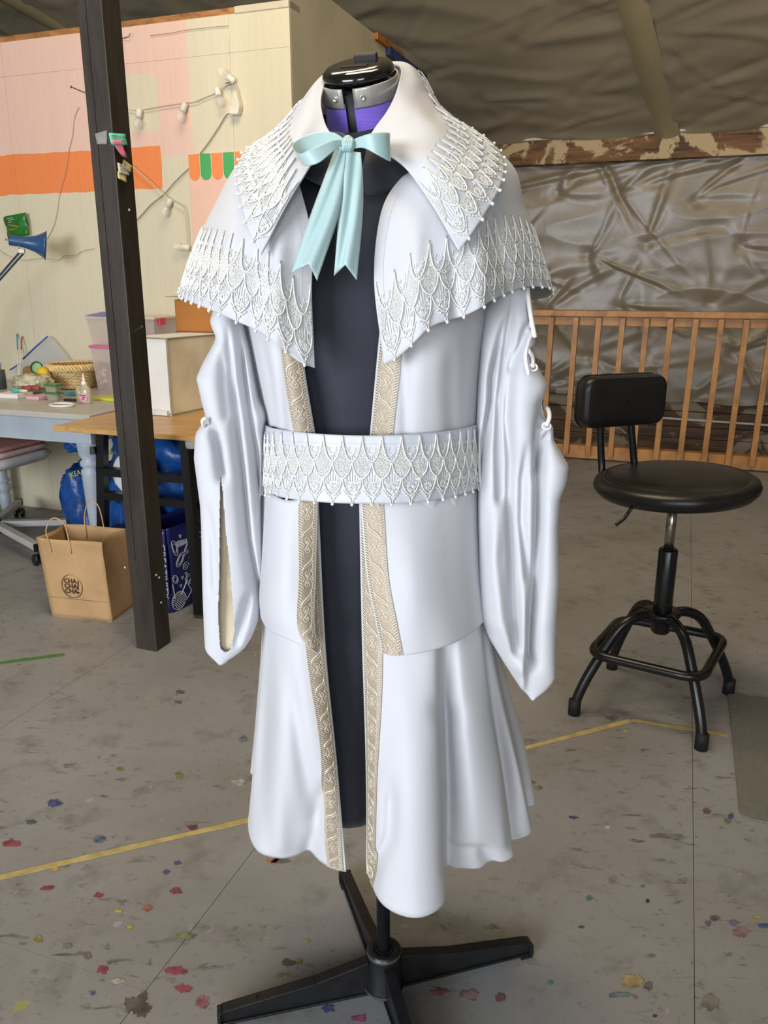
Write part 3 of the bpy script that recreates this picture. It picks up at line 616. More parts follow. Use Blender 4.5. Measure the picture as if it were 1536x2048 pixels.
def braid(sheet, l0, l1, d0, wd, parent, seed=0, off=0.0006):
    C = Cords(lambda l, d: sheet.front(l, d))
    n = max(4, int((l1-l0)/0.008)); G = []
    for i in range(n+1):
        l = l0+(l1-l0)*i/n; row = []
        for q in range(7):
            p, nn = sheet.front(l, d0+wd*q/6); row.append(p+nn*(0.0016 if q not in (0, 6) else 0.0002))
        G.append(row)
    o = MB().grid(G).obj('gold_braid', M['braid'], parent, True, fix=False)
    bw = wd*0.17; l = l0+0.002
    while l < l1-0.004:
        C.cord([(l, d0+bw*0.12), (l+0.0024, d0+bw)], 0.0009, 0.0016, 3)
        C.cord([(l+0.0024, d0+wd-bw*1.05), (l, d0+wd-bw*0.1)], 0.0009, 0.0016, 3); l += 0.0034
    for d in (d0+bw*1.15, d0+wd-bw*1.2, d0+0.0004, d0+wd-0.0004):
        C.cord([(l0+(l1-l0)*i/60, d) for i in range(61)], 0.00045, 0.0014, 3)
    per = 0.042; x0 = d0+bw*1.25; cw = wd-2.5*bw; l = l0-per*0.4
    def CC(pts, r=0.0006):
        q = [(l+a*per, x0+b*cw) for a, b in pts]; q = [t for t in q if l0+0.001 < t[0] < l1-0.001]
        if len(q) > 1: C.cord(q, r, 0.0016, 3)
    while l < l1:
        CC(sub([(0.0, 0.02), (0.10, 0.05), (0.20, 0.30), (0.30, 0.72), (0.42, 0.98)])); CC(sub([(0.13, 0.0), (0.24, 0.12), (0.34, 0.45), (0.44, 0.85), (0.52, 1.0)]))
        CC(sub([(0.05, 0.03), (0.15, 0.15), (0.25, 0.45), (0.36, 0.82), (0.47, 0.99)]), 0.0009)
        c = 0.72
        CC([(c-0.13, 0.25), (c, 0.5), (c+0.13, 0.75)]); CC([(c-0.13, 0.75), (c, 0.5), (c+0.13, 0.25)])
        CC(sub([(c-0.13, 0.25), (c-0.2, 0.35), (c-0.22, 0.5), (c-0.2, 0.65), (c-0.13, 0.75)])); CC(sub([(c+0.13, 0.25), (c+0.2, 0.35), (c+0.22, 0.5), (c+0.2, 0.65), (c+0.13, 0.75)]))
        CC([(c-0.15, 0.5), (c-0.1, 0.38), (c-0.05, 0.5), (c-0.1, 0.62), (c-0.15, 0.5)]); CC([(c+0.15, 0.5), (c+0.1, 0.38), (c+0.05, 0.5), (c+0.1, 0.62), (c+0.15, 0.5)])
        CC(sub([(c-0.1, 0.03), (c-0.02, 0.16), (c, 0.28), (c+0.02, 0.16), (c+0.1, 0.03)])); CC(sub([(c-0.1, 0.97), (c-0.02, 0.84), (c, 0.72), (c+0.02, 0.84), (c+0.1, 0.97)]))
        CC([(c+0.2, 0.95), (c+0.26, 0.8), (c+0.3, 0.95)]); CC([(c-0.2, 0.05), (c-0.26, 0.2), (c-0.3, 0.05)])
        l += per
    C.obj('braid_embroidery', M['thread'], o)
    return o
def weave_mat(name, col, rough, sheen=0.2, bump=0.15, sc=900.0, var=0.03, transl=0.0):
    m = bpy.data.materials.new(name); m.use_nodes = True; t = NT(m); b = t.n['Principled BSDF']
    g = t.add('ShaderNodeNewGeometry').outputs['Position']; c = lin(col)
    n1, _ = t.noise(g, 6, 3)
    mp = t.add('ShaderNodeMapping'); mp.inputs['Scale'].default_value = (sc, sc, sc*0.3); t.link(g, mp.inputs[0]); n2, _ = t.noise(mp.outputs[0], 1.0, 2)
    mp3 = t.add('ShaderNodeMapping'); mp3.inputs['Scale'].default_value = (sc*0.1, sc*0.1, sc); t.link(g, mp3.inputs[0]); n3, _ = t.noise(mp3.outputs[0], 1.0, 2)
    base = t.ramp(n1, [(0.3, tuple(x*(1-var) for x in c)), (0.7, tuple(min(1, x*(1+var)) for x in c))])
    sm = t.math('ADD', n2, n3)
    base = t.mix(t.ramp(sm, [(0.40, 0.35), (0.60, 0.0)]) if var > 0.05 else 0.0, base, tuple(min(1, x*1.9+0.01) for x in c))
    t.link(base, b.inputs['Base Color']); b.inputs['Roughness'].default_value = rough; b.inputs['Sheen Weight'].default_value = sheen
    bn = t.add('ShaderNodeBump'); bn.inputs['Strength'].default_value = bump; bn.inputs['Distance'].default_value = 0.0006; t.link(sm, bn.inputs['Height']); t.link(bn.outputs[0], b.inputs['Normal'])
    if transl:
        tr = t.add('ShaderNodeBsdfTranslucent'); tr.inputs['Color'].default_value = (*[x*0.95 for x in c], 1); mx = t.add('ShaderNodeMixShader'); mx.inputs[0].default_value = transl
        out = t.n['Material Output']; t.link(b.outputs[0], mx.inputs[1]); t.link(tr.outputs[0], mx.inputs[2]); t.link(mx.outputs[0], out.inputs['Surface'])
    return m
M = {'white': weave_mat('white_wool', (217, 218, 222), 0.65, 0.12, transl=0.16), 'belt': weave_mat('belt_satin', (200, 203, 210), 0.38, 0.1), 'lace': mat('lace_thread', (232, 231, 226), 0.45, var=0.03, nscale=300),
     'black': weave_mat('navy_black_linen', (40, 43, 54), 0.75, 0.25, 0.5, 700.0, 0.12), 'braid': mat('braid_base', (176, 160, 138), 0.42, metal=0.15, var=0.10, nscale=500, bump=0.3, bscale=900),
     'thread': mat('braid_thread', (228, 220, 204), 0.35, metal=0.1, var=0.04, nscale=300), 'ribbon': weave_mat('aqua_ribbon', (178, 207, 206), 0.40, 0.3, 0.2, 500.0, 0.045, transl=0.12)}
HZ = ('z', 0.37)
# ---------------------------------------------------------------- dress form
form = thing('dress_form', 'purple adjustable dress form on a black four legged stand', 'dress form', (0, 1.125, 0))
bp = mat('stand_black', (26, 26, 28), 0.38, var=0.2, nscale=20, bump=0.15, bscale=200)
CX, CY = 0.0, 1.125
MB().tube([(CX, CY, 0.02), (CX-0.004, CY, 0.5), (CX-0.016, CY, 1.0)], 0.0115, 16).obj('pole', bp, form, True)
hubp = [(0.034, 0.018), (0.034, 0.022), (0.031, 0.028), (0.0285, 0.085), (0.0285, 0.094), (0.026, 0.098), (0.014, 0.098), (0.013, 0.09)]
MB().lathe(hubp, (CX, CY, 0), 32).obj('hub', bp, form, True)
MB().lathe([(0.0295, 0.0885), (0.0302, 0.0905), (0.0302, 0.0925), (0.0290, 0.0945)], (CX, CY, 0), 32, caps=False).obj('hub_ring', mat('ring_grey', (92, 92, 94), 0.3, metal=0.5), form, True)
MB().lathe([(0.0345, 0.0185), (0.0352, 0.021), (0.0345, 0.024)], (CX, CY, 0), 32, caps=False).obj('hub_ring', mat('ring_grey', (92, 92, 94), 0.3, metal=0.5), form, True)
tb = MB()
for k in range(20):
    a = 2*PI*k/20; tb.box((CX+0.0145*math.cos(a), CY+0.0145*math.sin(a), 0.099), (0.003, 0.003, 0.004), (math.cos(a), math.sin(a), 0), (-math.sin(a), math.cos(a), 0))
tb.obj('hub_teeth', bp, form)
for tip in (PZ(1056, 1906), PZ(444, 2046), PZ(690, 1764), Vector((0.085, 0.845, 0))):
    d = tip-Vector((CX, CY, 0)); Ln = 0.285; d.z = 0; d.normalize(); s_ = Vector((-d.y, d.x, 0)); o0 = Vector((CX, CY, 0))
    pr = [(0.028, 0.012), (0.30, 0.006), (0.30, 0.026), (0.292, 0.031), (0.135, 0.058), (0.028, 0.080)]
    bot = [(0.028, 0.012), (Ln, 0.004), (Ln, 0.024), (Ln-0.008, 0.030), (0.12, 0.054), (0.028, 0.078)]
    lg = MB().prism([o0+d*x+UZ*z-s_*0.006 for x, z in bot], s_*0.012).obj('leg', bp, form, bevel=0.001)
    fb = MB()
    for (xa, za), (xb, zb_) in zip(bot[2:5], bot[3:6]): fb.bar(o0+d*xa+UZ*za, o0+d*xb+UZ*zb_, 0.020, 0.005, UZ)
    fb.bar(o0+d*0.028+UZ*0.013, o0+d*Ln+UZ*0.006, 0.020, 0.005, UZ); fb.bar(o0+d*(Ln-0.002)+UZ*0.006, o0+d*(Ln-0.002)+UZ*0.027, 0.026, 0.006, d)
    fb.obj('flange', bp, lg, bevel=0.0015)
    rb_ = MB()
    for x0, x1, z0, z1 in ((0.04, 0.10, 0.018, 0.054), (0.10, 0.04, 0.016, 0.056), (0.12, 0.165, 0.015, 0.044), (0.185, 0.225, 0.012, 0.036), (0.225, 0.255, 0.030, 0.012)):
        rb_.bar(o0+d*x0+UZ*z0, o0+d*x1+UZ*z1, 0.019, 0.0026, s_)
    rb_.obj('rib', bp, lg)
    MB().box(o0+d*(Ln-0.012)+UZ*0.0025, (0.022, 0.024, 0.005), tuple(d), tuple(s_)).obj('foot_pad', mat('rubber', (18, 18, 18), 0.8), lg)
# neck, collar ring and cap, tipped forwards
nc_ = PY(723, 191, 1.115); TM = Matrix.Rotation(math.radians(27), 3, 'X') @ Matrix.Identity(3)
TM = Matrix.Rotation(math.radians(-17), 3, 'Z') @ TM
def neckpt(r, a, z): return nc_+TM @ Vector((r*math.sin(a), -r*math.cos(a), z))
pur = mat('purple_jersey', (124, 98, 206), 0.7, var=0.06, nscale=40, sheen=0.3, bump=0.5, bscale=6.0, stretch=(1, 1, 90))
nk = MB()
for sgn in (-1, 1):
    G = []
    for i in range(12):
        z = 0.004-0.075*i/11; r = 0.0475+0.006*(i/11)**1.5
        G.append([neckpt(r, sgn*(0.12+(PI-0.15)*j/20)-0.02, z) for j in range(21)])
    nk.grid(G)
nk.obj('neck', pur, form, True)
gp = MB().lathe([(0.044, -0.08), (0.044, 0.012)], nc_, 24, TM).obj('neck_core', mat('core_black', (10, 10, 12), 0.6), form, True)
chrome = mat('brushed_metal', (206, 202, 194), 0.34, metal=0.65, var=0.08, nscale=30)
for sgn in (-1, 1):
    G = []
    for i, (r, z) in enumerate(((0.0485, -0.002), (0.0492, 0.0), (0.0492, 0.019), (0.0485, 0.021))):
        G.append([neckpt(r, sgn*(0.14+(PI-0.17)*j/24)-0.02, z-0.004*(1 if j == 0 and i < 2 else 0)*0) for j in range(25)])
    rg = MB().grid(G).obj('metal_band', chrome, form, True); md = rg.modifiers.new('s', 'SOLIDIFY'); md.thickness = 0.002
    p = neckpt(0.0498, sgn*0.36-0.02, 0.010); nn = (p-neckpt(0, 0, 0.010)).normalized()
    Mr = nn.to_track_quat('Z', 'Y').to_matrix()
    MB().lathe([(0.0035, -0.001), (0.0035, 0.0012), (0.0022, 0.0016), (0.0022, 0.0006)], p, 12, Mr).obj('rivet', chrome, rg, True)
gl = mat('cap_black_gloss', (24, 22, 22), 0.12, var=0.1, coat=0.6)
MB().lathe([(0.001, 0.021), (0.038, 0.0205), (0.0440, 0.0225), (0.0455, 0.026), (0.0435, 0.031), (0.038, 0.0345), (0.028, 0.0365), (0.001, 0.037)], nc_, 40, TM).obj('neck_cap', gl, form, True)
MB().box(nc_+TM @ Vector((0.0, -0.012, 0.0369)), (0.034, 0.010, 0.0012), tuple(TM @ Vector((1, 0, 0))), tuple(TM @ Vector((0, 1, 0))), tuple(TM @ Vector((0, 0, 1)))).obj('slot', mat('slot_black', (6, 6, 6), 0.8), form)
MB().box(nc_+TM @ Vector((0.007, 0.016, 0.0385)), (0.030, 0.008, 0.010), tuple(TM @ Vector((1, 0, 0))), tuple(TM @ Vector((0, 1, 0))), tuple(TM @ Vector((0, 0, 1)))).obj('grip', mat('grip_black', (44, 42, 40), 0.6), form, bevel=0.002)
# ---------------------------------------------------------------- black dress
dress = thing('black_dress', 'dark navy linen dress worn under the white coat', 'dress', (0, 1.125, 0.4))
rings = [(1.372, 0.052, 0.045, -0.005, 1.118), (1.352, 0.056, 0.050, -0.007, 1.115), (1.335, 0.080, 0.060, -0.008, 1.120), (1.315, 0.130, 0.078, -0.010, 1.125), (1.285, 0.158, 0.090, -0.012, 1.125), (1.22, 0.160, 0.108, -0.014, 1.125), (1.15, 0.158, 0.120, -0.014, 1.122), (1.06, 0.144, 0.112, -0.014, 1.122), (0.96, 0.134, 0.108, -0.014, 1.122), (0.85, 0.142, 0.118, -0.013, 1.125), (0.72, 0.140, 0.118, -0.012, 1.135), (0.55, 0.135, 0.112, -0.010, 1.145), (0.405, 0.135, 0.112, -0.010, 1.155)]
RG = []
for (z, a, b, cx, cy) in rings:
    RG.append([(cx+a*math.cos(2*PI*k/72)*math.cos(0.3)+b*math.sin(2*PI*k/72)*math.sin(0.3)*1.0, cy-a*0.3*math.cos(2*PI*k/72)*0.0+b*math.sin(2*PI*k/72), z) for k in range(72)])
RG = np.array(RG); DG = np.array([crom(RG[:, j], 90) for j in range(72)]).transpose(1, 0, 2)
lowm = np.clip((0.95-DG[:, :, 2])/0.5, 0, 1)
ang = np.linspace(0, 2*PI, 72, endpoint=False)[None, :]
DG[..., 1] += lowm*0.006*np.sin(ang*9+1.0); DG[..., 0] += lowm*0.006*np.cos(ang*9+1.0)
for i in range(90):
    for j in range(72):
        nz = noise.noise(Vector(DG[i, j])*22)*0.0012; DG[i, j, 1] -= nz
do = MB().grid(DG, True).obj('dress_body', M['black'], dress, True); md = do.modifiers.new('s', 'SOLIDIFY'); md.thickness = 0.0015
MB().lathe([(0.0575, -0.012), (0.0585, 0.0), (0.0570, 0.014)], PY(712, 262, 1.11), 36, TM, 1.0, 0.92, False).obj('neck_band', M['black'], dress, True)
Sheet([[(742, 268, 1.035), (752, 262, 1.05), (775, 262, 1.075), (800, 262, 1.10)], [(727, 325, 1.005), (752, 315, 1.012), (790, 312, 1.03), (815, 305, 1.06)], [(722, 372, 0.995), (745, 388, 0.992), (800, 366, 1.005), (838, 330, 1.03)]], 24, 24).obj('dress_collar', M['black'], dress, 0.003)
Sheet([[(690, 268, 1.035), (678, 264, 1.05), (655, 262, 1.075), (635, 262, 1.10)], [(690, 318, 1.005), (670, 312, 1.012), (632, 310, 1.03), (600, 305, 1.06)], [(680, 362, 0.996), (650, 370, 0.994), (612, 352, 1.0), (585, 330, 1.03)]], 24, 24).obj('dress_collar', M['black'], dress, 0.003)
# ---------------------------------------------------------------- white coat
coat = thing('long_coat', 'long white coat with open sleeves and gold braid edging', 'coat', (0, 1.125, 0.37))
BK = (740, 570, 1.26)
bl = Sheet([[(595, 600, .995), (565, 600, .985), (530, 598, 1.0), (500, 595, 1.04), (483, 592, 1.09), (478, 590, 1.13), (540, 570, 1.22), (740, 570, 1.26)],
            [(609, 734, .985), (572, 728, .978), (542, 722, 1.0), (519, 715, 1.04), (507, 712, 1.09), (504, 708, 1.13), (560, 700, 1.22), (740, 700, 1.26)],
            [(632, 874, .985), (596, 868, .978), (565, 862, 1.0), (546, 854, 1.03), (535, 850, 1.08), (532, 847, 1.12), (570, 830, 1.2), (740, 830, 1.25)]], 50, 90,
           [([(548, 640), (556, 720), (568, 870)], 0.008, 9), ([(520, 660), (540, 760), (552, 860)], 0.006, 8)], 0.5)
bl.obj('bodice_panel', M['white'], coat)
br = Sheet([[(765, 600, .99), (800, 600, .98), (860, 590, .975), (920, 585, 1.0), (970, 580, 1.06), (985, 575, 1.12), (930, 570, 1.22), (740, 570, 1.26)],
            [(752, 735, .985), (792, 735, .973), (850, 725, .965), (910, 720, .99), (955, 712, 1.06), (965, 705, 1.12), (920, 700, 1.22), (740, 700, 1.26)],
            [(739, 874, .985), (785, 872, .973), (850, 869, .975), (905, 864, 1.0), (948, 856, 1.06), (958, 848, 1.12), (920, 830, 1.2), (740, 830, 1.25)]], 50, 90,
           [([(808, 700), (812, 870)], 0.006, 9), ([(905, 680), (900, 780), (905, 870)], 0.005, 14)], 0.5)
br.obj('bodice_panel', M['white'], coat)
braid(bl, 0.0, bl.Ea[-1], 0.0028, 0.0265, coat); braid(br, 0.0, br.Ea[-1], 0.0028, 0.029, coat)
sl = Sheet([list(r) for r in zip(*[
    [(637, 1000, .985), (652, 1300, .965), (674, 1522, .965), (692, 1744, HZ)], [(610, 1000, .982), (625, 1300, .955), (648, 1522, .95), (663, 1737, HZ)],
    [(580, 1000, .985), (590, 1300, .955), (600, 1522, .95), (615, 1712, HZ)], [(555, 1000, 1.0), (558, 1290, .98), (560, 1522, .965), (560, 1716, HZ)],
    [(540, 1000, 1.03), (538, 1280, 1.02), (528, 1500, 1.03), (513, 1700, HZ)], [(531, 995, 1.07), (526, 1270, 1.06), (511, 1480, 1.06), (496, 1645, HZ)],
    [(531, 995, 1.11), (529, 1260, 1.11), (523, 1470, 1.13), (515, 1562, HZ)], [(531, 990, 1.15), (526, 1250, 1.15), (513, 1440, 1.18), (501, 1542, HZ)],
    [(560, 980, 1.2), (550, 1240, 1.24), (540, 1400, 1.30), (535, 1495, HZ)], [(740, 980, 1.24), (740, 1240, 1.29), (740, 1400, 1.35), (740, 1480, HZ)]])], 100, 130,
    [([(575, 1330), (600, 1500), (628, 1640)], 0.010, 16), ([(648, 1560), (632, 1660), (615, 1715)], 0.012, 14), ([(548, 1400), (545, 1560), (560, 1690)], -0.006, 18)], 0.45)
sl.obj('skirt_panel', M['white'], coat)
sr = Sheet([list(r) for r in zip(*[
    [(718, 1000, .985), (724, 1290, .965), (733, 1583, .955), (733, 1752, HZ)], [(760, 1000, .975), (765, 1300, .95), (764, 1583, .925), (768, 1812, HZ)],
    [(810, 1000, .97), (815, 1300, .945), (822, 1583, .90), (832, 1836, HZ)], [(862, 995, .975), (868, 1300, .950), (878, 1583, .92), (887, 1808, HZ)],
    [(890, 995, .99), (890, 1300, .978), (897, 1583, .985), (895, 1742, HZ)], [(915, 990, 1.0), (920, 1300, .97), (948, 1583, .965), (963, 1737, HZ)],
    [(945, 985, 1.04), (958, 1290, 1.0), (1006, 1570, 1.005), (1025, 1715, HZ)], [(955, 980, 1.07), (968, 1290, 1.04), (1004, 1550, 1.06), (1021, 1686, HZ)],
    [(960, 975, 1.10), (982, 1280, 1.06), (1040, 1550, 1.06), (1063, 1664, HZ)], [(961, 970, 1.13), (985, 1280, 1.12), (1033, 1500, 1.14), (1053, 1618, HZ)],
    [(955, 965, 1.16), (988, 1260, 1.16), (1046, 1480, 1.19), (1067, 1600, HZ)], [(900, 965, 1.21), (940, 1240, 1.25), (975, 1430, 1.30), (985, 1530, HZ)],
    [(740, 980, 1.24), (740, 1240, 1.29), (740, 1400, 1.35), (740, 1480, HZ)]])], 110, 190,
    [([(783, 1560), (780, 1680), (745, 1755)], 0.014, 13), ([(905, 1690), (960, 1690), (985, 1735)], 0.012, 14), ([(888, 1330), (896, 1600), (895, 1740)], 0.012, 9), ([(880, 1420), (905, 1430)], 0.006, 22), ([(983, 1320), (1010, 1500), (1022, 1690)], 0.010, 8)], 0.62)
sr.obj('skirt_panel', M['white'], coat)
k0 = float(np.interp(1005, proj(sl.G[:, 0])[1], sl.Ea)); braid(sl, k0, sl.Ea[-1]-0.002, 0.0035, 0.0255, coat)
k0 = float(np.interp(1005, proj(sr.G[:, 0])[1], sr.Ea)); braid(sr, k0, sr.Ea[-1]-0.002, 0.0025, 0.029, coat)
for sh in (sl, sr):       # hem stitching line
    C = Cords(sh.hem); Lh = sh.La[-1]; n = 400
    C.cord([(Lh*i/n, 0.006) for i in range(n+1)], 0.0004, -0.0002, 3); C.obj('hem_seam', M['white'], coat)
pl = Sheet([list(r) for r in zip(*[
    [(637, 1000, .972), (633, 1150, .952), (630, 1240, .94), (638, 1309, .935)], [(600, 1000, .968), (596, 1150, .940), (602, 1245, .93), (618, 1297, .925)],
    [(570, 1000, .975), (560, 1150, .945), (560, 1230, .94), (570, 1276, .94)], [(545, 990, 1.0), (530, 1150, .985), (528, 1215, .98), (536, 1259, .98)],
    [(530, 985, 1.05), (521, 1130, 1.05), (517, 1190, 1.05), (519, 1228, 1.05)], [(527, 980, 1.11), (520, 1120, 1.12), (519, 1170, 1.12), (520, 1207, 1.12)],
    [(560, 970, 1.21), (555, 1100, 1.26), (550, 1150, 1.27), (550, 1180, 1.28)], [(740, 960, 1.26), (740, 1100, 1.31), (740, 1150, 1.32), (740, 1170, 1.33)]])], 60, 90)
pl.obj('peplum_panel', M['white'], coat)
pr_ = Sheet([list(r) for r in zip(*[
    [(720, 1000, .97), (733, 1150, .945), (750, 1240, .93), (763, 1306, .92)], [(763, 1000, .965), (778, 1150, .935), (786, 1240, .92), (795, 1312, .91)],
    [(820, 1000, .968), (830, 1150, .93), (838, 1230, .92), (850, 1304, .915)], [(880, 995, .985), (890, 1140, .955), (900, 1220, .945), (912, 1284, .94)],
    [(935, 985, 1.02), (945, 1130, 1.0), (953, 1200, .995), (962, 1249, .995)], [(960, 975, 1.09), (968, 1120, 1.08), (976, 1180, 1.08), (983, 1215, 1.08)],
    [(955, 968, 1.16), (965, 1100, 1.19), (970, 1150, 1.20), (973, 1180, 1.21)], [(740, 960, 1.26), (740, 1100, 1.31), (740, 1150, 1.32), (740, 1170, 1.33)]])], 60, 90)
pr_.obj('peplum_panel', M['white'], coat)
k0 = float(np.interp(1003, proj(pl.G[:, 0])[1], pl.Ea)); braid(pl, k0, pl.Ea[-1]-0.001, 0.0018, 0.0235, coat)
k0 = float(np.interp(1005, proj(pr_.G[:, 0])[1], pr_.Ea)); braid(pr_, k0, pr_.Ea[-1]-0.001, 0.002, 0.0275, coat)
# ---------------------------------------------------------------- sleeves
def inpoly(x, y, P):
    c = False; n = len(P)
    for i in range(n):
        (x0, y0), (x1, y1) = P[i], P[i-1]
        if (y0 > y) != (y1 > y) and x < (x1-x0)*(y-y0)/(y1-y0)+x0: c = not c
    return c
def sleeve(rows, Yc, hd, lines, nr=230, nf=130, name='sleeve', slit=None):
    ys = np.linspace(rows[0][0], rows[-1][0], nr); R_ = np.array(rows, float)
    xl = np.interp(ys, R_[:, 0], R_[:, 1]); xr = np.interp(ys, R_[:, 0], R_[:, 2])
    ker = np.array([1, 2, 3, 2, 1])/9.0
    sm = lambda a: np.convolve(np.pad(a, 2, mode='edge'), ker, mode='valid')
    xl, xr = sm(xl), sm(xr)
    G = np.zeros((nr, nf*2, 3))
    for i, y in enumerate(ys):
        f = (y-ys[0])/(ys[-1]-ys[0]); yc = np.interp(f, [0, 0.3, 1], Yc); h = np.interp(f, [0, 0.25, 0.8, 1], hd)
        a, b = PY(xl[i], y, yc), PY(xr[i], y, yc); mid, half = (a.x+b.x)/2, (b.x-a.x)/2
        for j in range(nf*2):
            al = PI*j/nf
            cx_ = -math.cos(al); sy = math.sin(al)
            sy = math.copysign(abs(sy)**0.6, sy)
            G[i, j] = (mid+half*cx_, yc-h*sy, a.z)
    mk = np.zeros(nf*2); fr = np.sin(np.linspace(0, PI, nf)); mk[:nf] = np.clip(fr*3.0, 0, 1)
    G = fold_relief(G, lines, mk[None, :])
    # gentle waviness of the back and cloth
    for i in range(nr):
        for j in range(nf, nf*2): G[i, j, 1] += 0.010*math.sin(j*0.5+i*0.01)*math.sin(PI*(j-nf)/nf)
    gb = MB().grid(G, True)
    if slit:
        qx, qy = proj(G); nn_ = nf*2; keep = []
        for f in gb.f:
            ii = [divmod(v, nn_) for v in f]
            if all(1 <= j_ < nf-1 for _, j_ in ii) and inpoly(sum(qx[i_, j_] for i_, j_ in ii)/4, sum(qy[i_, j_] for i_, j_ in ii)/4, slit): continue
            keep.append(f)
        gb.f = keep
    o = gb.obj(name, M['white'], coat, True); md = o.modifiers.new('thickness', 'SOLIDIFY'); md.thickness = 0.0016; md.offset = -1
    return G
RS = [(570, 985, 1050), (620, 968, 1056), (660, 966, 1062), (685, 963, 1068), (700, 962, 1053), (735, 960, 1074), (765, 958, 1091), (800, 957, 1080), (830, 956, 1086), (850, 955, 1103), (875, 955, 1103), (925, 957, 1133), (960, 959, 1128), (990, 958, 1116), (1050, 957, 1112), (1150, 957, 1114), (1200, 958, 1111), (1230, 961, 1109), (1270, 976, 1108), (1310, 1000, 1108), (1350, 1025, 1109), (1372, 1042, 1092), (1388, 1057, 1064)]
sleeve(RS, [1.09, 1.05, 1.02], [0.045, 0.055, 0.05, 0.02], [
    ([(1011, 640), (988, 757), (986, 810), (973, 888), (961, 970)], 0.034, 5, True), ([(1026, 600), (1016, 704), (1004, 806), (1000, 909), (1003, 1000)], 0.026, 5, True),
    ([(1029, 630), (1029, 704), (1022, 790), (1019, 847), (1025, 929), (1024, 1011), (1030, 1134), (1031, 1216), (1036, 1300)], 0.026, 6, True),
    ([(1060, 640), (1043, 700), (1030, 740)], 0.018, 5, True), ([(1057, 890), (1051, 970), (1049, 1052), (1062, 1160)], 0.020, 6, True),
    ([(1084, 800), (1080, 868), (1083, 950), (1082, 1052), (1078, 1155), (1069, 1257), (1066, 1330)], 0.040, 5, True),
    ([(1102, 858), (1092, 900), (1082, 950)], 0.020, 5, True), ([(1096, 800), (1085, 860)], 0.016, 4, True),
    ([(990, 1000), (985, 1120), (1000, 1240), (1035, 1330)], -0.012, 16), ([(1047, 1160), (1048, 1290), (1042, 1370)], -0.010, 10)])
LS = [(600, 440, 482), (640, 425, 486), (655, 430, 490), (672, 438, 493), (690, 430, 498), (720, 412, 503), (752, 398, 508), (775, 404, 512), (800, 409, 518), (822, 415, 531), (835, 417, 533), (850, 404, 530), (862, 396, 528), (910, 393, 527), (1000, 405, 521), (1050, 407, 524), (1100, 408, 527), (1150, 409, 526), (1200, 410, 522), (1240, 411, 517), (1270, 412, 505), (1290, 413, 492), (1300, 422, 478), (1311, 440, 458)]
sleeve(LS, [1.10, 1.07, 1.04], [0.045, 0.055, 0.05, 0.03], [
    ([(454, 660), (456, 763), (467, 853), (478, 943), (485, 1016), (492, 1088), (505, 1160), (519, 1200)], 0.032, 5, True),
    ([(474, 640), (481, 745), (492, 824), (505, 900), (512, 961), (524, 1016)], 0.030, 5, True), ([(440, 700), (443, 781), (449, 835)], 0.012, 6, True),
    ([(418, 845), (432, 900), (440, 955)], 0.030, 4, True), 
    ([(410, 1000), (424, 1090), (428, 1180)], 0.008, 6, True), ([(500, 1180), (485, 1240), (470, 1285)], 0.014, 9)], slit=[(441, 950), (446, 985), (451, 1060), (460, 1130), (466, 1210), (469, 1262), (462, 1300), (450, 1306), (440, 1296), (436, 1230), (438, 1130), (439, 1040)])
Sheet([[(430, 930, 1.045), (455, 930, 1.04), (480, 930, 1.045)], [(432, 1050, 1.035), (456, 1050, 1.03), (484, 1050, 1.035)], [(432, 1180, 1.028), (456, 1180, 1.022), (486, 1180, 1.028)], [(436, 1296, 1.022), (455, 1302, 1.018), (478, 1292, 1.022)]], 40, 16).obj('sleeve_lining', weave_mat('lining_cream', (222, 206, 176), 0.7, 0.1), coat, label='cream sleeve lining')
lc = mat('lacing_cord', (236, 236, 236), 0.5, var=0.02)
def cordpx(pts, r=0.0026):
    return MB().tube(smoothpath([PY(*p) for p in pts], 24), r, 8).obj('lacing_cord', lc, coat, True)
cordpx([(1054, 560, 1.08), (1057, 600, 1.045), (1063, 640, 1.035), (1070, 675, 1.035)], 0.0030)
cordpx([(1066, 658, 1.05), (1056, 690, 1.02), (1051, 715, 1.005), (1057, 750, 1.0)], 0.0026)
cordpx([(1058, 700, 1.04), (1065, 715, 1.02), (1066, 734, 1.005)], 0.0026)
cordpx([(1087, 815, 1.06), (1096, 818, 1.03), (1099, 834, 1.01), (1093, 852, 1.003)], 0.0028)
cordpx([(1050, 590, 1.06), (1058, 625, 1.05), (1060, 655, 1.05)], 0.0022)
cordpx([(407, 853, 1.03), (405, 842, 1.02), (411, 837, 1.02), (417, 846, 1.03)], 0.0024); cordpx([(438, 655, 1.06), (436, 668, 1.055), (440, 680, 1.06)], 0.0022)
for x, y, Y in ((1066, 735, 1.008), (1093, 852, 1.006)):
    c = PY(x, y, Y); MB().tube([c+Vector((0.0052*math.cos(2*PI*k/16), 0.001*math.sin(2*PI*k/16), 0.0040*math.sin(2*PI*k/16))) for k in range(16)], 0.0014, 6, True).obj('eyelet', lc, coat, True)
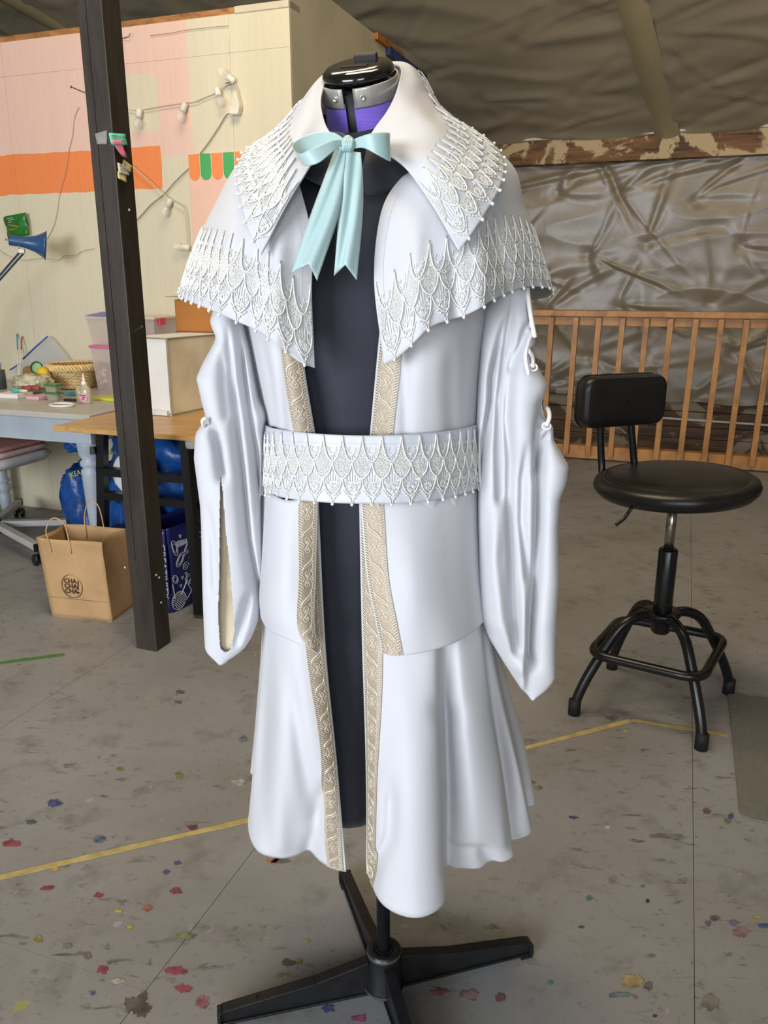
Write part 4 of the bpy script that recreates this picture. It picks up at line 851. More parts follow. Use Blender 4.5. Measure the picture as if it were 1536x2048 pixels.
# ---------------------------------------------------------------- capelet with collar
cape = thing('capelet', 'white capelet with pointed collar and scalloped lace edging', 'cape', (0, 1.125, 1.1))
cl = Sheet([list(r) for r in zip(*[
    [(597, 335, 1.03), (597, 360, 1.0), (623, 470, .968), (624, 600, .955), (630, 736, .948)], [(590, 322, 1.035), (575, 350, .995), (592, 470, .962), (590, 592, .945), (596, 722, .936)],
    [(588, 300, 1.055), (550, 337, 1.0), (555, 462, .962), (545, 575, .94), (540, 678, .935)], [(605, 250, 1.08), (525, 322, 1.03), (498, 445, .985), (475, 545, .965), (458, 636, .962)],
    [(602, 235, 1.10), (498, 316, 1.075), (448, 430, 1.03), (415, 520, 1.02), (392, 608, 1.02)], [(603, 228, 1.13), (484, 318, 1.125), (426, 420, 1.10), (387, 512, 1.10), (362, 592, 1.10)],
    [(615, 220, 1.16), (500, 305, 1.17), (440, 405, 1.17), (400, 495, 1.18), (372, 572, 1.18)], [(640, 215, 1.19), (540, 295, 1.22), (500, 395, 1.26), (470, 490, 1.29), (450, 575, 1.30)], [(715, 215, 1.215), (700, 285, 1.27), (690, 395, 1.31), (690, 500, 1.34), (690, 590, 1.36)]])], 80, 150,
    [([(512, 470), (508, 560), (506, 660)], 0.012, 11, True), ([(470, 420), (462, 520), (452, 620)], -0.008, 16), ([(560, 440), (555, 560), (552, 680)], -0.007, 18)], 0.55)
cl.obj('cape_panel', M['white'], cape)
cr = Sheet([list(r) for r in zip(*[
    [(838, 338, 1.03), (800, 358, 1.0), (762, 425, .968), (748, 560, .955), (768, 730, .945)], [(840, 322, 1.035), (826, 350, .995), (795, 435, .96), (788, 565, .945), (806, 706, .936)],
    [(838, 300, 1.05), (866, 332, .995), (850, 438, .955), (845, 560, .94), (862, 654, .935)], [(788, 248, 1.075), (905, 320, 1.01), (910, 436, .965), (915, 550, .945), (930, 632, .945)],
    [(800, 235, 1.09), (950, 312, 1.035), (965, 428, .99), (980, 535, .975), (992, 597, .98)], [(808, 228, 1.11), (985, 310, 1.075), (1018, 422, 1.04), (1040, 518, 1.035), (1052, 574, 1.045)],
    [(810, 220, 1.13), (1010, 315, 1.12), (1049, 418, 1.10), (1080, 512, 1.105), (1102, 578, 1.115)], [(800, 215, 1.16), (990, 305, 1.17), (1035, 405, 1.18), (1068, 505, 1.19), (1088, 596, 1.19)], [(780, 215, 1.19), (930, 297, 1.22), (960, 398, 1.26), (985, 500, 1.29), (1000, 600, 1.31)], [(715, 215, 1.215), (700, 285, 1.27), (690, 395, 1.31), (690, 500, 1.34), (690, 590, 1.36)]])], 80, 170,
    [([(905, 500), (908, 580), (915, 640)], 0.013, 11, True), ([(985, 430), (1000, 520), (1020, 590)], 0.008, 14), ([(830, 430), (835, 540), (840, 670)], -0.006, 20), ([(955, 470), (960, 560), (962, 625)], -0.008, 15)], 0.6)
cr.obj('cape_panel', M['white'], cape)
lace(cl, 0.003, cl.La[-1]-0.002, 0.091, -0.001, M['lace'], cape, 3); lace(cr, 0.003, cr.La[-1]-0.002, 0.091, -0.001, M['lace'], cape, 4)
for sh in (cl, cr):
    C = Cords(sh.front); Lh = sh.Ea[-1]; C.cord([(Lh*(0.25+0.75*i/200), 0.012) for i in range(201)], 0.0004, -0.0002, 3); C.obj('edge_stitching', M['white'], cape)
ql = Sheet([list(r) for r in zip(*[
    [(664, 270, 1.008), (640, 300, .992), (612, 345, .968), (570, 415, .945), (522, 508, .935)], [(652, 250, 1.022), (625, 285, 1.003), (590, 338, .97), (540, 405, .95), (495, 455, .948)],
    [(644, 222, 1.042), (616, 250, 1.02), (578, 308, .985), (525, 365, .975), (480, 395, .985)], [(642, 195, 1.065), (615, 215, 1.05), (575, 275, 1.02), (515, 320, 1.03), (474, 338, 1.055)],
    [(648, 170, 1.095), (622, 183, 1.085), (582, 240, 1.07), (530, 280, 1.09), (490, 302, 1.115)], [(658, 150, 1.13), (634, 160, 1.125), (598, 208, 1.12), (560, 256, 1.15), (522, 285, 1.17)],
    [(675, 138, 1.17), (655, 148, 1.18), (625, 195, 1.19), (590, 240, 1.22), (565, 270, 1.25)], [(722, 128, 1.20), (718, 138, 1.22), (712, 185, 1.25), (705, 235, 1.28), (700, 270, 1.31)]])], 70, 120)
ql.obj('collar', M['white'], cape, 0.003)
qr = Sheet([list(r) for r in zip(*[
    [(738, 274, 1.005), (765, 300, .988), (812, 338, .968), (865, 412, .95), (918, 502, .935)], [(752, 252, 1.018), (785, 278, .995), (842, 318, .965), (905, 375, .95), (962, 440, .948)],
    [(772, 225, 1.038), (808, 250, 1.012), (862, 288, .985), (930, 330, .985), (1000, 375, .99)], [(788, 195, 1.062), (822, 220, 1.04), (875, 255, 1.02), (940, 290, 1.04), (1008, 328, 1.06)],
    [(798, 165, 1.09), (828, 188, 1.085), (872, 225, 1.08), (925, 255, 1.10), (990, 292, 1.12)], [(802, 138, 1.125), (828, 142, 1.135), (850, 175, 1.14), (880, 222, 1.16), (930, 252, 1.18)],
    [(785, 126, 1.17), (802, 124, 1.19), (832, 150, 1.20), (860, 205, 1.22), (880, 240, 1.25)], [(722, 128, 1.20), (724, 138, 1.22), (728, 185, 1.25), (725, 235, 1.28), (715, 270, 1.31)]])], 70, 120,
    [([(845, 165), (852, 195), (874, 222)], 0.006, 16)], 0.8)
qr.obj('collar', M['white'], cape, 0.003)
lace(ql, 0.004, ql.La[-1]*0.74, 0.088, -0.001, M['lace'], cape, 5); lace(qr, 0.004, qr.La[-1]*0.70, 0.088, -0.001, M['lace'], cape, 6)
# ---------------------------------------------------------------- sash belt
belt = thing('sash_belt', 'pale satin waist belt covered with scalloped lace', 'belt', (0, 1.125, 0.89))
tp = [(740, 820, 1.27), (570, 825, 1.22), (528, 838, 1.13), (533, 851, 1.06), (560, 859, 1.0), (630, 867, .958), (720, 871, .946), (820, 869, .952), (900, 861, .985), (945, 852, 1.04), (963, 843, 1.11), (945, 830, 1.2), (740, 820, 1.27)]
bt = [(740, 955, 1.28), (570, 965, 1.23), (525, 975, 1.13), (529, 986, 1.06), (560, 994, .995), (630, 1003, .95), (720, 1007, .936), (820, 1005, .944), (900, 993, .98), (950, 978, 1.04), (968, 965, 1.11), (948, 955, 1.2), (740, 955, 1.28)]
md_ = [((a[0]+b[0])/2, (a[1]+b[1])/2, (a[2]+b[2])/2+0.001) for a, b in zip(tp, bt)]
be = Sheet([tp, md_, bt], 30, 200)
N0 = be.N[15, 100]
if np.dot(N0, CAMP-be.G[15, 100]) < 0: be.N = -be.N
bo = MB().grid(be.G).obj('belt_band', M['belt'], belt, True); md = bo.modifiers.new('s', 'SOLIDIFY'); md.thickness = 0.004; md.offset = 0
lace(be, 0.004, be.La[-1]-0.004, 0.083, -0.001, M['lace'], belt, 8, 0.0236, 0.0024)
C = Cords(be.hem); Lh = be.La[-1]; C.cord([(Lh*i/400, 0.072) for i in range(401)], 0.00035, 0.0018, 3); C.obj('top_stitching', M['belt'], belt)
# ---------------------------------------------------------------- ribbon bow
bow = thing('ribbon_bow', 'pale aqua ribbon tied in a bow at the collar', 'bow', PY(690, 290, 0.95))
def ribbon(name, lines, n=40, wv=0.0, m=None):
    A_ = crom([PY(*a) for a, b in lines], n); B_ = crom([PY(*b) for a, b in lines], n); G = []
    for i in range(n):
        G.append([A_[i]*(1-u)+B_[i]*u+np.array([0, wv*math.sin(u*PI*3+i*0.1)*math.sin(PI*i/n), 0]) for u in np.linspace(0, 1, 12)])
    o = MB().grid(G).obj(name, M['ribbon'], bow, True); md = o.modifiers.new('s', 'SOLIDIFY'); md.thickness = 0.0007; return o
def tail(lines, notch, Yn):
    n = 44; A_ = crom([PY(*a) for a, b in lines], n); B_ = crom([PY(*b) for a, b in lines], n); G = []
    NP = np.array(PY(*notch, Yn))
    for i in range(n):
        row = []
        for u in np.linspace(0, 1, 13):
            p = A_[i]*(1-u)+B_[i]*u
            k = max(0, (i-n*0.7)/(n*0.3)); bt_ = (A_[-1]+B_[-1])/2
            p = p+(NP-bt_)*(1-abs(2*u-1))*k
            p[1] += -0.004*math.sin(u*PI)+0.0025*math.sin(u*PI*3.2+i*0.12)*(1-k*0.5)
            row.append(p)
        G.append(row)
    o = MB().grid(G).obj('ribbon_tail', M['ribbon'], bow, True); md = o.modifiers.new('s', 'SOLIDIFY'); md.thickness = 0.0007
tail([((672, 292, .945), (692, 300, .942)), ((653, 345, .937), (688, 350, .934)), ((622, 430, .925), (677, 428, .922)), ((583, 547, .915), (634, 562, .912))], (619, 526), .914)
tail([((676, 300, .948), (722, 306, .945)), ((679, 350, .936), (725, 350, .938)), ((678, 428, .930), (724.5, 428, .935)), ((668, 552, .925), (713.5, 561, .928))], (691, 528), .926)
ribbon('ribbon_loop', [((690, 279, .945), (684, 296, .943)), ((662, 282, .93), (668, 302, .928)), ((622, 298, .918), (640, 324, .916)), ((597, 308, .925), (616, 332, .922)), ((584, 292, .945), (602, 326, .942)), ((600, 276, .962), (612, 308, .958)), ((636, 265, .968), (640, 292, .962)), ((668, 266, .962), (670, 284, .958)), ((690, 279, .95), (684, 292, .95))], 60)
ribbon('ribbon_loop', [((700, 282, .945), (704, 298, .943)), ((718, 274, .932), (726, 296, .93)), ((745, 266, .925), (752, 308, .924)), ((774, 265, .935), (779, 322, .934)), ((779, 268, .955), (780, 318, .952)), ((760, 272, .968), (764, 306, .966)), ((725, 276, .965), (728, 296, .962)), ((702, 284, .95), (704, 296, .95))], 60)
kn = MB().ball(PY(696, 289, .940), 0.0078, 20, (0.95, 0.6, 1.2)).obj('ribbon_knot', M['ribbon'], bow, True)
kf = MB()
for x in (689, 693, 697, 701): kf.tube(smoothpath([PY(x+3, 277, .939), PY(x+1, 288, .9335), PY(x-3, 302, .938)], 8), [0.0016]+[0.0026]*6+[0.0018], 6)
kf.obj('knot_fold', M['ribbon'], kn, True)
# ================================================================== STOOL
bk = mat('stool_black_steel', (22, 22, 23), 0.28, var=0.1, nscale=20)
vin = mat('black_vinyl', (26, 25, 25), 0.36, var=0.1, nscale=30, bump=0.1, bscale=300)
sc_ = Vector((0.79, 2.12, 0)); st = thing('shop_stool', 'black vinyl shop stool with backrest and ring footrest', 'stool', sc_)
seat_z = 0.672; sM = Matrix.Rotation(math.radians(-30), 3, 'Z')
prof = [(0.02, -0.034), (0.17, -0.034), (0.200, -0.026), (0.213, -0.012), (0.216, 0.0), (0.211, 0.013), (0.198, 0.021), (0.190, 0.022), (0.187, 0.0195), (0.184, 0.023), (0.13, 0.030), (0.06, 0.033), (0.001, 0.034)]
MB().lathe(prof, sc_+Vector((0, 0, seat_z)), 64, Matrix.Rotation(math.radians(-3), 3, 'Y')).obj('seat', vin, st, True)
MB().tube([sc_+UZ*0.46, sc_+UZ*(seat_z-0.035)], 0.0135, 20).obj('gas_lift', mat('lift_chrome', (150, 146, 138), 0.22, metal=0.95, var=0.05), st, True)
MB().lathe([(0.024, 0.285), (0.026, 0.29), (0.026, 0.482), (0.023, 0.487), (0.012, 0.487)], sc_, 24).obj('lift_sleeve', bk, st, True)
MB().lathe([(0.022, 0.235), (0.026, 0.24), (0.028, 0.285), (0.050, 0.29), (0.054, 0.297), (0.050, 0.303), (0.030, 0.305)], sc_, 32).obj('hub', bk, st, True)
feet = [PZ(1147, 1428), PZ(1402, 1498), PZ(1457, 1386), PZ(1223, 1336)]
rub = mat('foot_rubber', (16, 16, 16), 0.7)
corners = []
for f in feet:
    d = (f-sc_); L = d.length; d.normalize()
    path = smoothpath([sc_+d*0.02+UZ*0.285, sc_+d*L*0.28+UZ*0.290, sc_+d*L*0.50+UZ*0.262, sc_+d*L*0.68+UZ*0.195, sc_+d*L*0.86+UZ*0.115, sc_+d*L*0.97+UZ*0.05, sc_+d*L+UZ*0.004], 30)
    lg = MB().tube(path, 0.0145, 14).obj('leg', bk, st, True)
    MB().lathe([(0.0175, 0.0), (0.0175, 0.045), (0.0150, 0.047)], sc_+d*L*0.995, 18).obj('foot_cap', rub, lg, True)
    corners.append(sc_+d*L*0.80)
cx = sum((c for c in corners), Vector())/4; ringp = []
for i in range(4):
    a, b, c = corners[i-1], corners[i], corners[(i+1) % 4]
    for t_ in np.linspace(0, 1, 8):
        p0 = b+(a-b).normalized()*0.075; p1 = b+(c-b).normalized()*0.075; ob = b+(b-cx).normalized()*0.028
        ringp.append((p0+(ob-b)*0.6)*(1-t_)**2+ob*2*t_*(1-t_)+(p1+(ob-b)*0.6)*t_**2)
ringp = [Vector((p.x, p.y, 0.188)) for p in ringp]
MB().tube(ringp, 0.0135, 14, True).obj('footrest_ring', bk, st, True)
n_ = Vector((0.34, -0.94, 0)).normalized(); tx = Vector((n_.y, -n_.x, 0))*-1
bc = PY(1243, 801, 2.27)
def rrect(wd, hg, r, n=8):
    P = []
    for cx_, cy_, a0 in ((wd/2-r, hg/2-r, 0), (-wd/2+r, hg/2-r, PI/2), (-wd/2+r, -hg/2+r, PI), (wd/2-r, -hg/2+r, 1.5*PI)):
        for k in range(n+1): a = a0+PI/2*k/n; P.append((cx_+r*math.cos(a), cy_+r*math.sin(a)))
    return P
bb = MB(); lay = []
for dn, s_ in ((-0.030, 0.90), (-0.029, 0.97), (-0.020, 1.0), (0.008, 1.0), (0.020, 0.985), (0.026, 0.95), (0.029, 0.88), (0.031, 0.6), (0.032, 0.02)):
    lay.append([bc+tx*(x*s_ if s_ > 0.9 else x*(s_))+UZ*(y*s_)+n_*dn for x, y in rrect(0.275, 0.142, 0.036)])
bb.grid(lay, True); bb.f.append(tuple(range(len(lay[0])-1, -1, -1))); bb.obj('backrest', vin, st, True)
pip = [bc+tx*x*1.003+UZ*y*1.003+n_*(-0.020) for x, y in rrect(0.275, 0.142, 0.036)]
MB().tube(pip, 0.0025, 6, True).obj('backrest_piping', vin, st, True)
for x0, x1 in ((1200, 1203), (1261, 1268)):
    tpp = PY(x0, 835, 2.285); bo_ = PY(x1, 922, 2.285)
    MB().tube(smoothpath([tpp, bo_, Vector((bo_.x+0.01, bo_.y-0.02, seat_z-0.03)), Vector((bo_.x*0.6+sc_.x*0.4, bo_.y*0.6+sc_.y*0.4, seat_z-0.04))], 20), 0.0105, 12).obj('backrest_post', bk, st, True)
MB().tube(smoothpath([sc_+Vector((-0.02, -0.03, seat_z-0.042)), PY(1275, 1008, 2.0), PY(1250, 1035, 1.99), PY(1232, 1050, 1.98)], 16), 0.0045, 8).obj('height_lever', bk, st, True)
# ================================================================== DESK
DZ = 0.70
dk = mat('desk_paint', (168, 178, 186), 0.42, var=0.05, nscale=10, bump=0.05)
dc = PZ(177.6, 830.6, DZ); da, db = dc.dot(AX), dc.dot(BX)
desk = thing('painted_table', 'pale grey blue painted table with turned legs', 'table', R(da-0.6, db+0.35))
MB().rbox(da-1.32, da, db, WB-0.02, DZ-0.024, DZ).obj('tabletop', mat('desk_top_paint', (178, 176, 168), 0.35, var=0.05, nscale=10), desk, bevel=0.004)
MB().rbox(da-1.28, da-0.035, db+0.04, db+0.06, DZ-0.125, DZ-0.024).rbox(da-0.06, da-0.04, db+0.06, WB-0.07, DZ-0.125, DZ-0.024).rbox(da-1.28, da-0.04, WB-0.08, WB-0.06, DZ-0.125, DZ-0.024).obj('apron', dk, desk)
lp = [(0.022, 0.0), (0.026, 0.02), (0.030, 0.06), (0.031, 0.09), (0.024, 0.10), (0.033, 0.115), (0.036, 0.13), (0.033, 0.145), (0.024, 0.155), (0.034, 0.165), (0.034, 0.175), (0.026, 0.185), (0.034, 0.30), (0.040, 0.44), (0.040, 0.455), (0.030, 0.465), (0.042, 0.475), (0.042, 0.49), (0.032, 0.50), (0.044, 0.52), (0.048, 0.56), (0.050, 0.575)]
for a, b in ((da-0.10, db+0.10), (da-0.10, WB-0.11), (da-1.23, WB-0.11), (da-1.23, db+0.10)):
    lg = MB().lathe(lp, R(a, b, 0), 20).obj('leg', dk, desk, True)
    MB().rbox(a-0.045, a+0.045, b-0.045, b+0.045, 0.575, DZ-0.024).obj('leg_block', dk, lg, bevel=0.006)
# ================================================================== PLYWOOD BOARD ON TRESTLE
wz = 0.695; wc = PZ(104.6, 852, wz); wa, wb_ = wc.dot(AX), wc.dot(BX)
wt = thing('work_table', 'tan plywood board on a black ladder trestle', 'table', R(wa+0.6, wb_+0.35))
wa = max(wa, da+0.012)
MB().rbox(wa, wa+0.80, wb_, wb_+0.72, wz-0.018, wz).obj('board', wood_material('plywood', (198, 158, 98), (166, 122, 68), 0.35, A20, (3, 26, 26)), wt, bevel=0.002)
tk = mat('trestle_black', (20, 19, 20), 0.35, var=0.1)
yb = wb_+0.20
def PBz(px, z, b):       # point on plane b at height z under pixel column
    q = PB(px, 900, b); return R(q.dot(AX), b, z)
Lt = R(PB(207, 880, yb).dot(AX), yb, wz-0.02); aL = Lt.dot(AX)
aR = PB(378, 940, yb).dot(AX); aR2 = PB(402, 1000, yb).dot(AX)
MB().bar(Lt, R(aL-0.03, yb-0.05, 0.0), 0.036, 0.030, BX).obj('trestle_leg', tk, wt)
MB().bar(R(aR+0.03, yb, wz-0.05), R(aR+0.04, yb-0.02, 0.33), 0.038, 0.03, BX).obj('trestle_leg', tk, wt)
lg2 = MB().bar(R(aR2-0.01, yb-0.06, wz-0.03), R(aR2+0.055, yb-0.14, 0.012), 0.034, 0.03, BX).obj('trestle_leg', tk, wt)
MB().lathe([(0.008, 0.0), (0.014, 0.002), (0.014, 0.02), (0.008, 0.022)], R(aR2+0.056, yb-0.14, 0.0), 12).obj('foot', mat('grey_foot', (70, 70, 70), 0.6), lg2)
for zz in (PB(300, 948, yb).z, PB(300, 996, yb).z):
    MB().bar(R(aL-0.02, yb-0.02, zz), R(aR+0.05, yb-0.02, zz), 0.030, 0.034, BX).obj('rung', tk, wt)
MB().bar(R(aL+0.02, yb, wz-0.035), R(aR+0.03, yb, wz-0.035), 0.03, 0.03, BX).obj('trestle_beam', tk, wt)
e1 = PB(388, 880, yb-0.07)
MB().lathe([(0.016, -0.03), (0.030, -0.027), (0.032, -0.01), (0.032, 0.012), (0.026, 0.02), (0.004, 0.022)], e1, 20).obj('end_cap', mat('white_cap', (214, 214, 216), 0.4), wt, True)
MB().box(PB(186, 901, yb-0.03), (0.018, 0.02, 0.028)).tube([PB(183, 905, yb-0.03), PB(190, 896, yb-0.03)], 0.008, 8).obj('clamp', tk, wt)
# ================================================================== KRAFT BAG
kr = mat('kraft_paper', (184, 148, 104), 0.7, var=0.07, nscale=9, bump=0.35, bscale=22)
k0, k1, k2 = PZ(105, 1232), PZ(224, 1244), PZ(264, 1216)
bag = thing('paper_bag', 'open brown paper carrier bag with twisted handles', 'bag', (k0+k1)/2)
ux = (k1-k0); W_ = ux.length; ux.normalize(); uy = Vector((-ux.y, ux.x, 0)); D_ = 0.165; H_ = 0.305
def bagpt(u, v, h):      # u across, v depth, h height, slightly slack paper
    sw = 0.010*(h/H_); x = (u-0.5)*(W_+2*sw)+W_/2; y = v*(D_+sw)
    if v in (0.0, 1.0): y += 0.006*math.sin(u*PI*2+h*9)*(h/H_)*(1 if v == 0.0 else -1)
    else: x += (-0.022 if u > 0.5 else 0.016)*math.sin(v*PI)*(h/H_)**0.7
    lean = -0.022*(h/H_)
    p = k0+ux*(x+lean)+uy*y+UZ*h
    return p+Vector((noise.noise(p*16), noise.noise(p*16+Vector((7, 0, 0))), 0))*0.004*(h/H_)
NB = 14
def face(fn, name):
    o = MB().grid([[fn(j/NB, H_*i/18) for j in range(NB+1)] for i in range(19)]).obj(name, kr, bag, True, fix=False)
    md = o.modifiers.new('s', 'SOLIDIFY'); md.thickness = 0.0008; return o
face(lambda t_, h: bagpt(t_, 0.0, h), 'bag_front'); face(lambda t_, h: bagpt(t_, 1.0, h), 'bag_back')
face(lambda t_, h: bagpt(1.0, t_, h) if 0 < t_ < 1 else bagpt(1.0, float(round(t_)), h), 'bag_gusset'); face(lambda t_, h: bagpt(0.0, t_, h) if 0 < t_ < 1 else bagpt(0.0, float(round(t_)), h), 'bag_gusset')
MB().prism([k0, k1, k1+uy*D_, k0+uy*D_], (0, 0, 0.002)).obj('bag_bottom', kr, bag)
MB().prism([bagpt(u, 0.0, 0.078)-uy*0.0006 for u in np.linspace(0, 1, 9)]+[bagpt(u, 0.0, 0.0768)-uy*0.0006 for u in np.linspace(1, 0, 9)], -uy*0.0008).obj('fold_line', mat('kraft_fold', (150, 116, 78), 0.8), bag)
for v in (0.0, 1.0):
    pts = [bagpt(0.22, v, H_-0.05), bagpt(0.22, v, H_), bagpt(0.235, v, H_+0.035), bagpt(0.32, v, H_+0.075), bagpt(0.42, v, H_+0.080), bagpt(0.50, v, H_+0.055), bagpt(0.53, v, H_), bagpt(0.53, v, H_-0.05)]
    if v == 1.0: pts = [p+ux*0.03+UZ*0.02*(1 if i in (3, 4, 5) else 0) for i, p in enumerate(pts)]
    MB().tube(smoothpath([p-uy*0.003 for p in pts], 40), 0.0024, 7).obj('handle', mat('kraft_cord', (196, 162, 120), 0.7), bag, True)
ink = mat('brown_ink', (52, 36, 26), 0.7)
lc0 = bagpt(0.44, 0.0, 0.128)-uy*0.0015
MB().tube([lc0+ux*0.042*math.cos(2*PI*k/48)+UZ*0.045*math.sin(2*PI*k/48) for k in range(48)], 0.0013, 4, True).obj('logo_ring', ink, bag)
for i, s_ in enumerate(('CHA', 'CHA', 'CHA')):
    text_mesh(s_, 'logo_text', 0.0250, lc0-ux*0.004+UZ*(0.0205-0.0200*i)-uy*0.0025, ux, UZ, ink, bag, 0.0003, 0.0003)
MB().bar(lc0+ux*0.030+UZ*0.026-uy*0.003, lc0+ux*0.025-UZ*0.012-uy*0.003, 0.0055, 0.0008, UZ).obj('logo_mark', ink, bag)
MB().ball(lc0+ux*0.0245-UZ*0.022-uy*0.003, 0.0036, 8).obj('logo_mark', ink, bag)
# ================================================================== BLUE BAGS, TOTE
bluem = mat('blue_tarp', (22, 74, 142), 0.36, var=0.2, nscale=14, bump=1.0, bscale=30, spec=0.6)
def blob(name, c, rx, ry, rz_, m, parent, seed, amp=0.18, n=28, fr=2.2, flat=True):
    G = []
    for i in range(n+1):
        th = PI*i/n; row = []
        for j in range(n*2):
            ph = 2*PI*j/(n*2); d = Vector((math.sin(th)*math.cos(ph), math.sin(th)*math.sin(ph), math.cos(th)))
            d = Vector((math.copysign(abs(d.x)**0.8, d.x), math.copysign(abs(d.y)**0.8, d.y), math.copysign(abs(d.z)**0.8, d.z)))
            k = 1+amp*noise.noise(d*fr+Vector((seed, 0, 0)))+amp*0.6*abs(noise.noise(d*fr*3+Vector((0, seed, 0))))-amp*0.55*abs(noise.noise(d*fr*6.5+Vector((seed, seed, 0))))
            p = Vector(c)+AX*d.x*rx*k+BX*d.y*ry*k+UZ*d.z*rz_*k
            if flat: p.z = max(p.z, 0.003)
            row.append(p)
        G.append(row)
    return MB().grid(G, True).obj(name, m, parent, True)
g1 = PB(160, 968, 2.95); t1 = thing('tarp_bag', 'crinkled blue tarp bag hanging behind the turned table leg', 'bag', (g1.x, g1.y, 0))
blob('bag_body', R(g1.dot(AX)+0.05, 2.98, 0.20), 0.125, 0.13, 0.19, bluem, t1, 3, 0.28)
yl = mat('yellow_print', (196, 190, 60), 0.6)
for x, y, s_, rot in ((138, 946, 'IKEA', 0.5),):
    text_mesh(s_, 'bag_print', 0.034, PB(150, 948, 2.83), (AX+UZ*0.35), (UZ-AX*0.35), yl, t1, 0.001)
g2 = PB(150, 888, 2.9); t2 = thing('tarp_bundle', 'small knot of blue tarp tucked beside the turned table leg', 'bundle', g2)
blob('bundle_body', g2, 0.045, 0.04, 0.036, bluem, t2, 8, 0.35, 20, 2.5, False)
g3 = PB(300, 915, 2.75); t3 = thing('tarp_bag', 'large stuffed blue tarp bag under the plywood board', 'bag', R(g3.dot(AX), 2.8, 0))
blob('bag_body', R(g3.dot(AX)+0.05, 2.80, 0.43), 0.23, 0.19, 0.20, bluem, t3, 5, 0.26)
blob('bag_base', R(g3.dot(AX)-0.02, 2.82, 0.2), 0.22, 0.18, 0.2, bluem, t3, 6, 0.12)
text_mesh('IKEA', 'bag_print', 0.026, PB(222, 905, 2.57), AX, UZ, yl, t3, 0.001)
wp = mat('white_bag_film', (214, 214, 210), 0.4, var=0.05, nscale=6, bump=0.5, bscale=15)
wq = PB(236, 915, 2.50)
t4 = thing('white_sack', 'blue sack with white top behind the trestle rungs', 'bag', R(wq.dot(AX), 2.50, 0))
blob('sack_body', R(wq.dot(AX)+0.02, 2.56, 0.47), 0.085, 0.045, 0.085, wp, t4, 12, 0.10, flat=False)
blob('sack_base', R(wq.dot(AX)+0.03, 2.57, 0.21), 0.095, 0.05, 0.19, bluem, t4, 13, 0.08)
nv = mat('navy_tote', (26, 30, 92), 0.35, var=0.12, nscale=8, bump=0.4, bscale=14)
wl_ = mat('tote_white_print', (196, 198, 206), 0.6)
q0, q1 = PZ(344, 1226), PZ(408, 1196); tdir = (q1-q0).normalized(); tnor = Vector((tdir.y, -tdir.x, 0))
if tnor.y > 0: tnor = -tnor
tt = thing('tote_bag', 'navy shopping tote printed with white knitting doodles', 'bag', (q0+q1)/2)
TW, TH, TD = 0.40, 0.33, 0.15
def tp_(u, h, off=0.0):
    p = q0+tdir*u+UZ*h-tnor*0.0
    return p+tnor*(off+0.010*math.sin(u*8+1)*math.sin(min(1, h/TH)*PI)+0.006*noise.noise(p*9))
def tpl(v, h, off=0.0):     # left gusset
    return q0-tnor*(v*TD)-tdir*(off+0.004)+UZ*h
go = MB().grid([[tp_(TW*j/16, TH*i/14) for j in range(17)] for i in range(15)]).grid([[tpl(j/6, TH*i/14) for j in range(7)] for i in range(15)]).grid([[q0-tnor*TD+tdir*TW*j/16+UZ*TH*i/14 for j in range(17)] for i in range(15)]).grid([[q0+tdir*TW-tnor*(TD*j/6)+UZ*TH*i/14 for j in range(7)] for i in range(15)]).obj('tote_body', nv, tt, True)
md = go.modifiers.new('s', 'SOLIDIFY'); md.thickness = 0.001
dd = MB()
def doodle(pts, r=0.0012, closed=False): dd.tube([tp_(u, h, 0.0015) for u, h in pts], r, 4, closed)
def curl(cu, ch, r0, turns, sgn=1): doodle([(cu+r0*(k/40)*math.cos(sgn*2*PI*turns*k/40), ch+r0*(k/40)*math.sin(sgn*2*PI*turns*k/40)) for k in range(4, 41)])
def loop(cu, ch, ru, rh, ph=0.0): doodle([(cu+ru*math.cos(2*PI*k/20)*math.cos(ph)-rh*math.sin(2*PI*k/20)*math.sin(ph), ch+ru*math.cos(2*PI*k/20)*math.sin(ph)+rh*math.sin(2*PI*k/20)*math.cos(ph)) for k in range(20)], closed=True)
bu, bh, br_ = 0.035, 0.040, 0.036
for r_ in (br_, br_*0.98): loop(bu, bh, r_, r_)
for k in range(-4, 5):
    o_ = k*br_/5; hw = math.sqrt(max(0, br_**2-o_**2)); doodle([(bu+o_*0.7+t_*hw*0.7, bh+o_*0.7-t_*hw*0.7+0.006*math.sin((t_+1)*PI/2)) for t_ in np.linspace(-1, 1, 8)], 0.0016)
doodle([(bu-0.02, bh+0.015), (bu-0.03, bh+0.075)], 0.0022); doodle([(bu+0.01, bh+0.02), (bu+0.045, bh+0.07)], 0.0022)
for (cu, ch, ru, rh, ph) in ((0.02, 0.13, 0.012, 0.018, 0.4), (0.05, 0.20, 0.030, 0.014, 0.9), (0.10, 0.24, 0.040, 0.012, 0.8), (0.03, 0.25, 0.012, 0.030, 0.2), (0.13, 0.17, 0.05, 0.012, 1.2), (0.09, 0.11, 0.02, 0.02, 0.0), (0.18, 0.12, 0.03, 0.03, 0), (0.16, 0.27, 0.05, 0.01, -0.6)):
    loop(cu, ch, ru, rh, ph); loop(cu, ch, ru*0.72, rh*0.6, ph)
sq = [(0.075, 0.03), (0.10, 0.06), (0.085, 0.09), (0.11, 0.115), (0.14, 0.10), (0.13, 0.07), (0.16, 0.05), (0.19, 0.08), (0.17, 0.14), (0.20, 0.19), (0.24, 0.16)]
doodle(sub(sq, 6), 0.0016)
doodle([(0.04+0.004*math.sin(k*1.6)+k*0.0018, 0.26+0.012*math.cos(k*1.6)) for k in range(36)])
doodle([(0.11+0.01*(k % 2), 0.135+0.006*k) for k in range(12)]); curl(0.22, 0.24, 0.04, 3); curl(0.075, 0.165, 0.018, 2, -1)
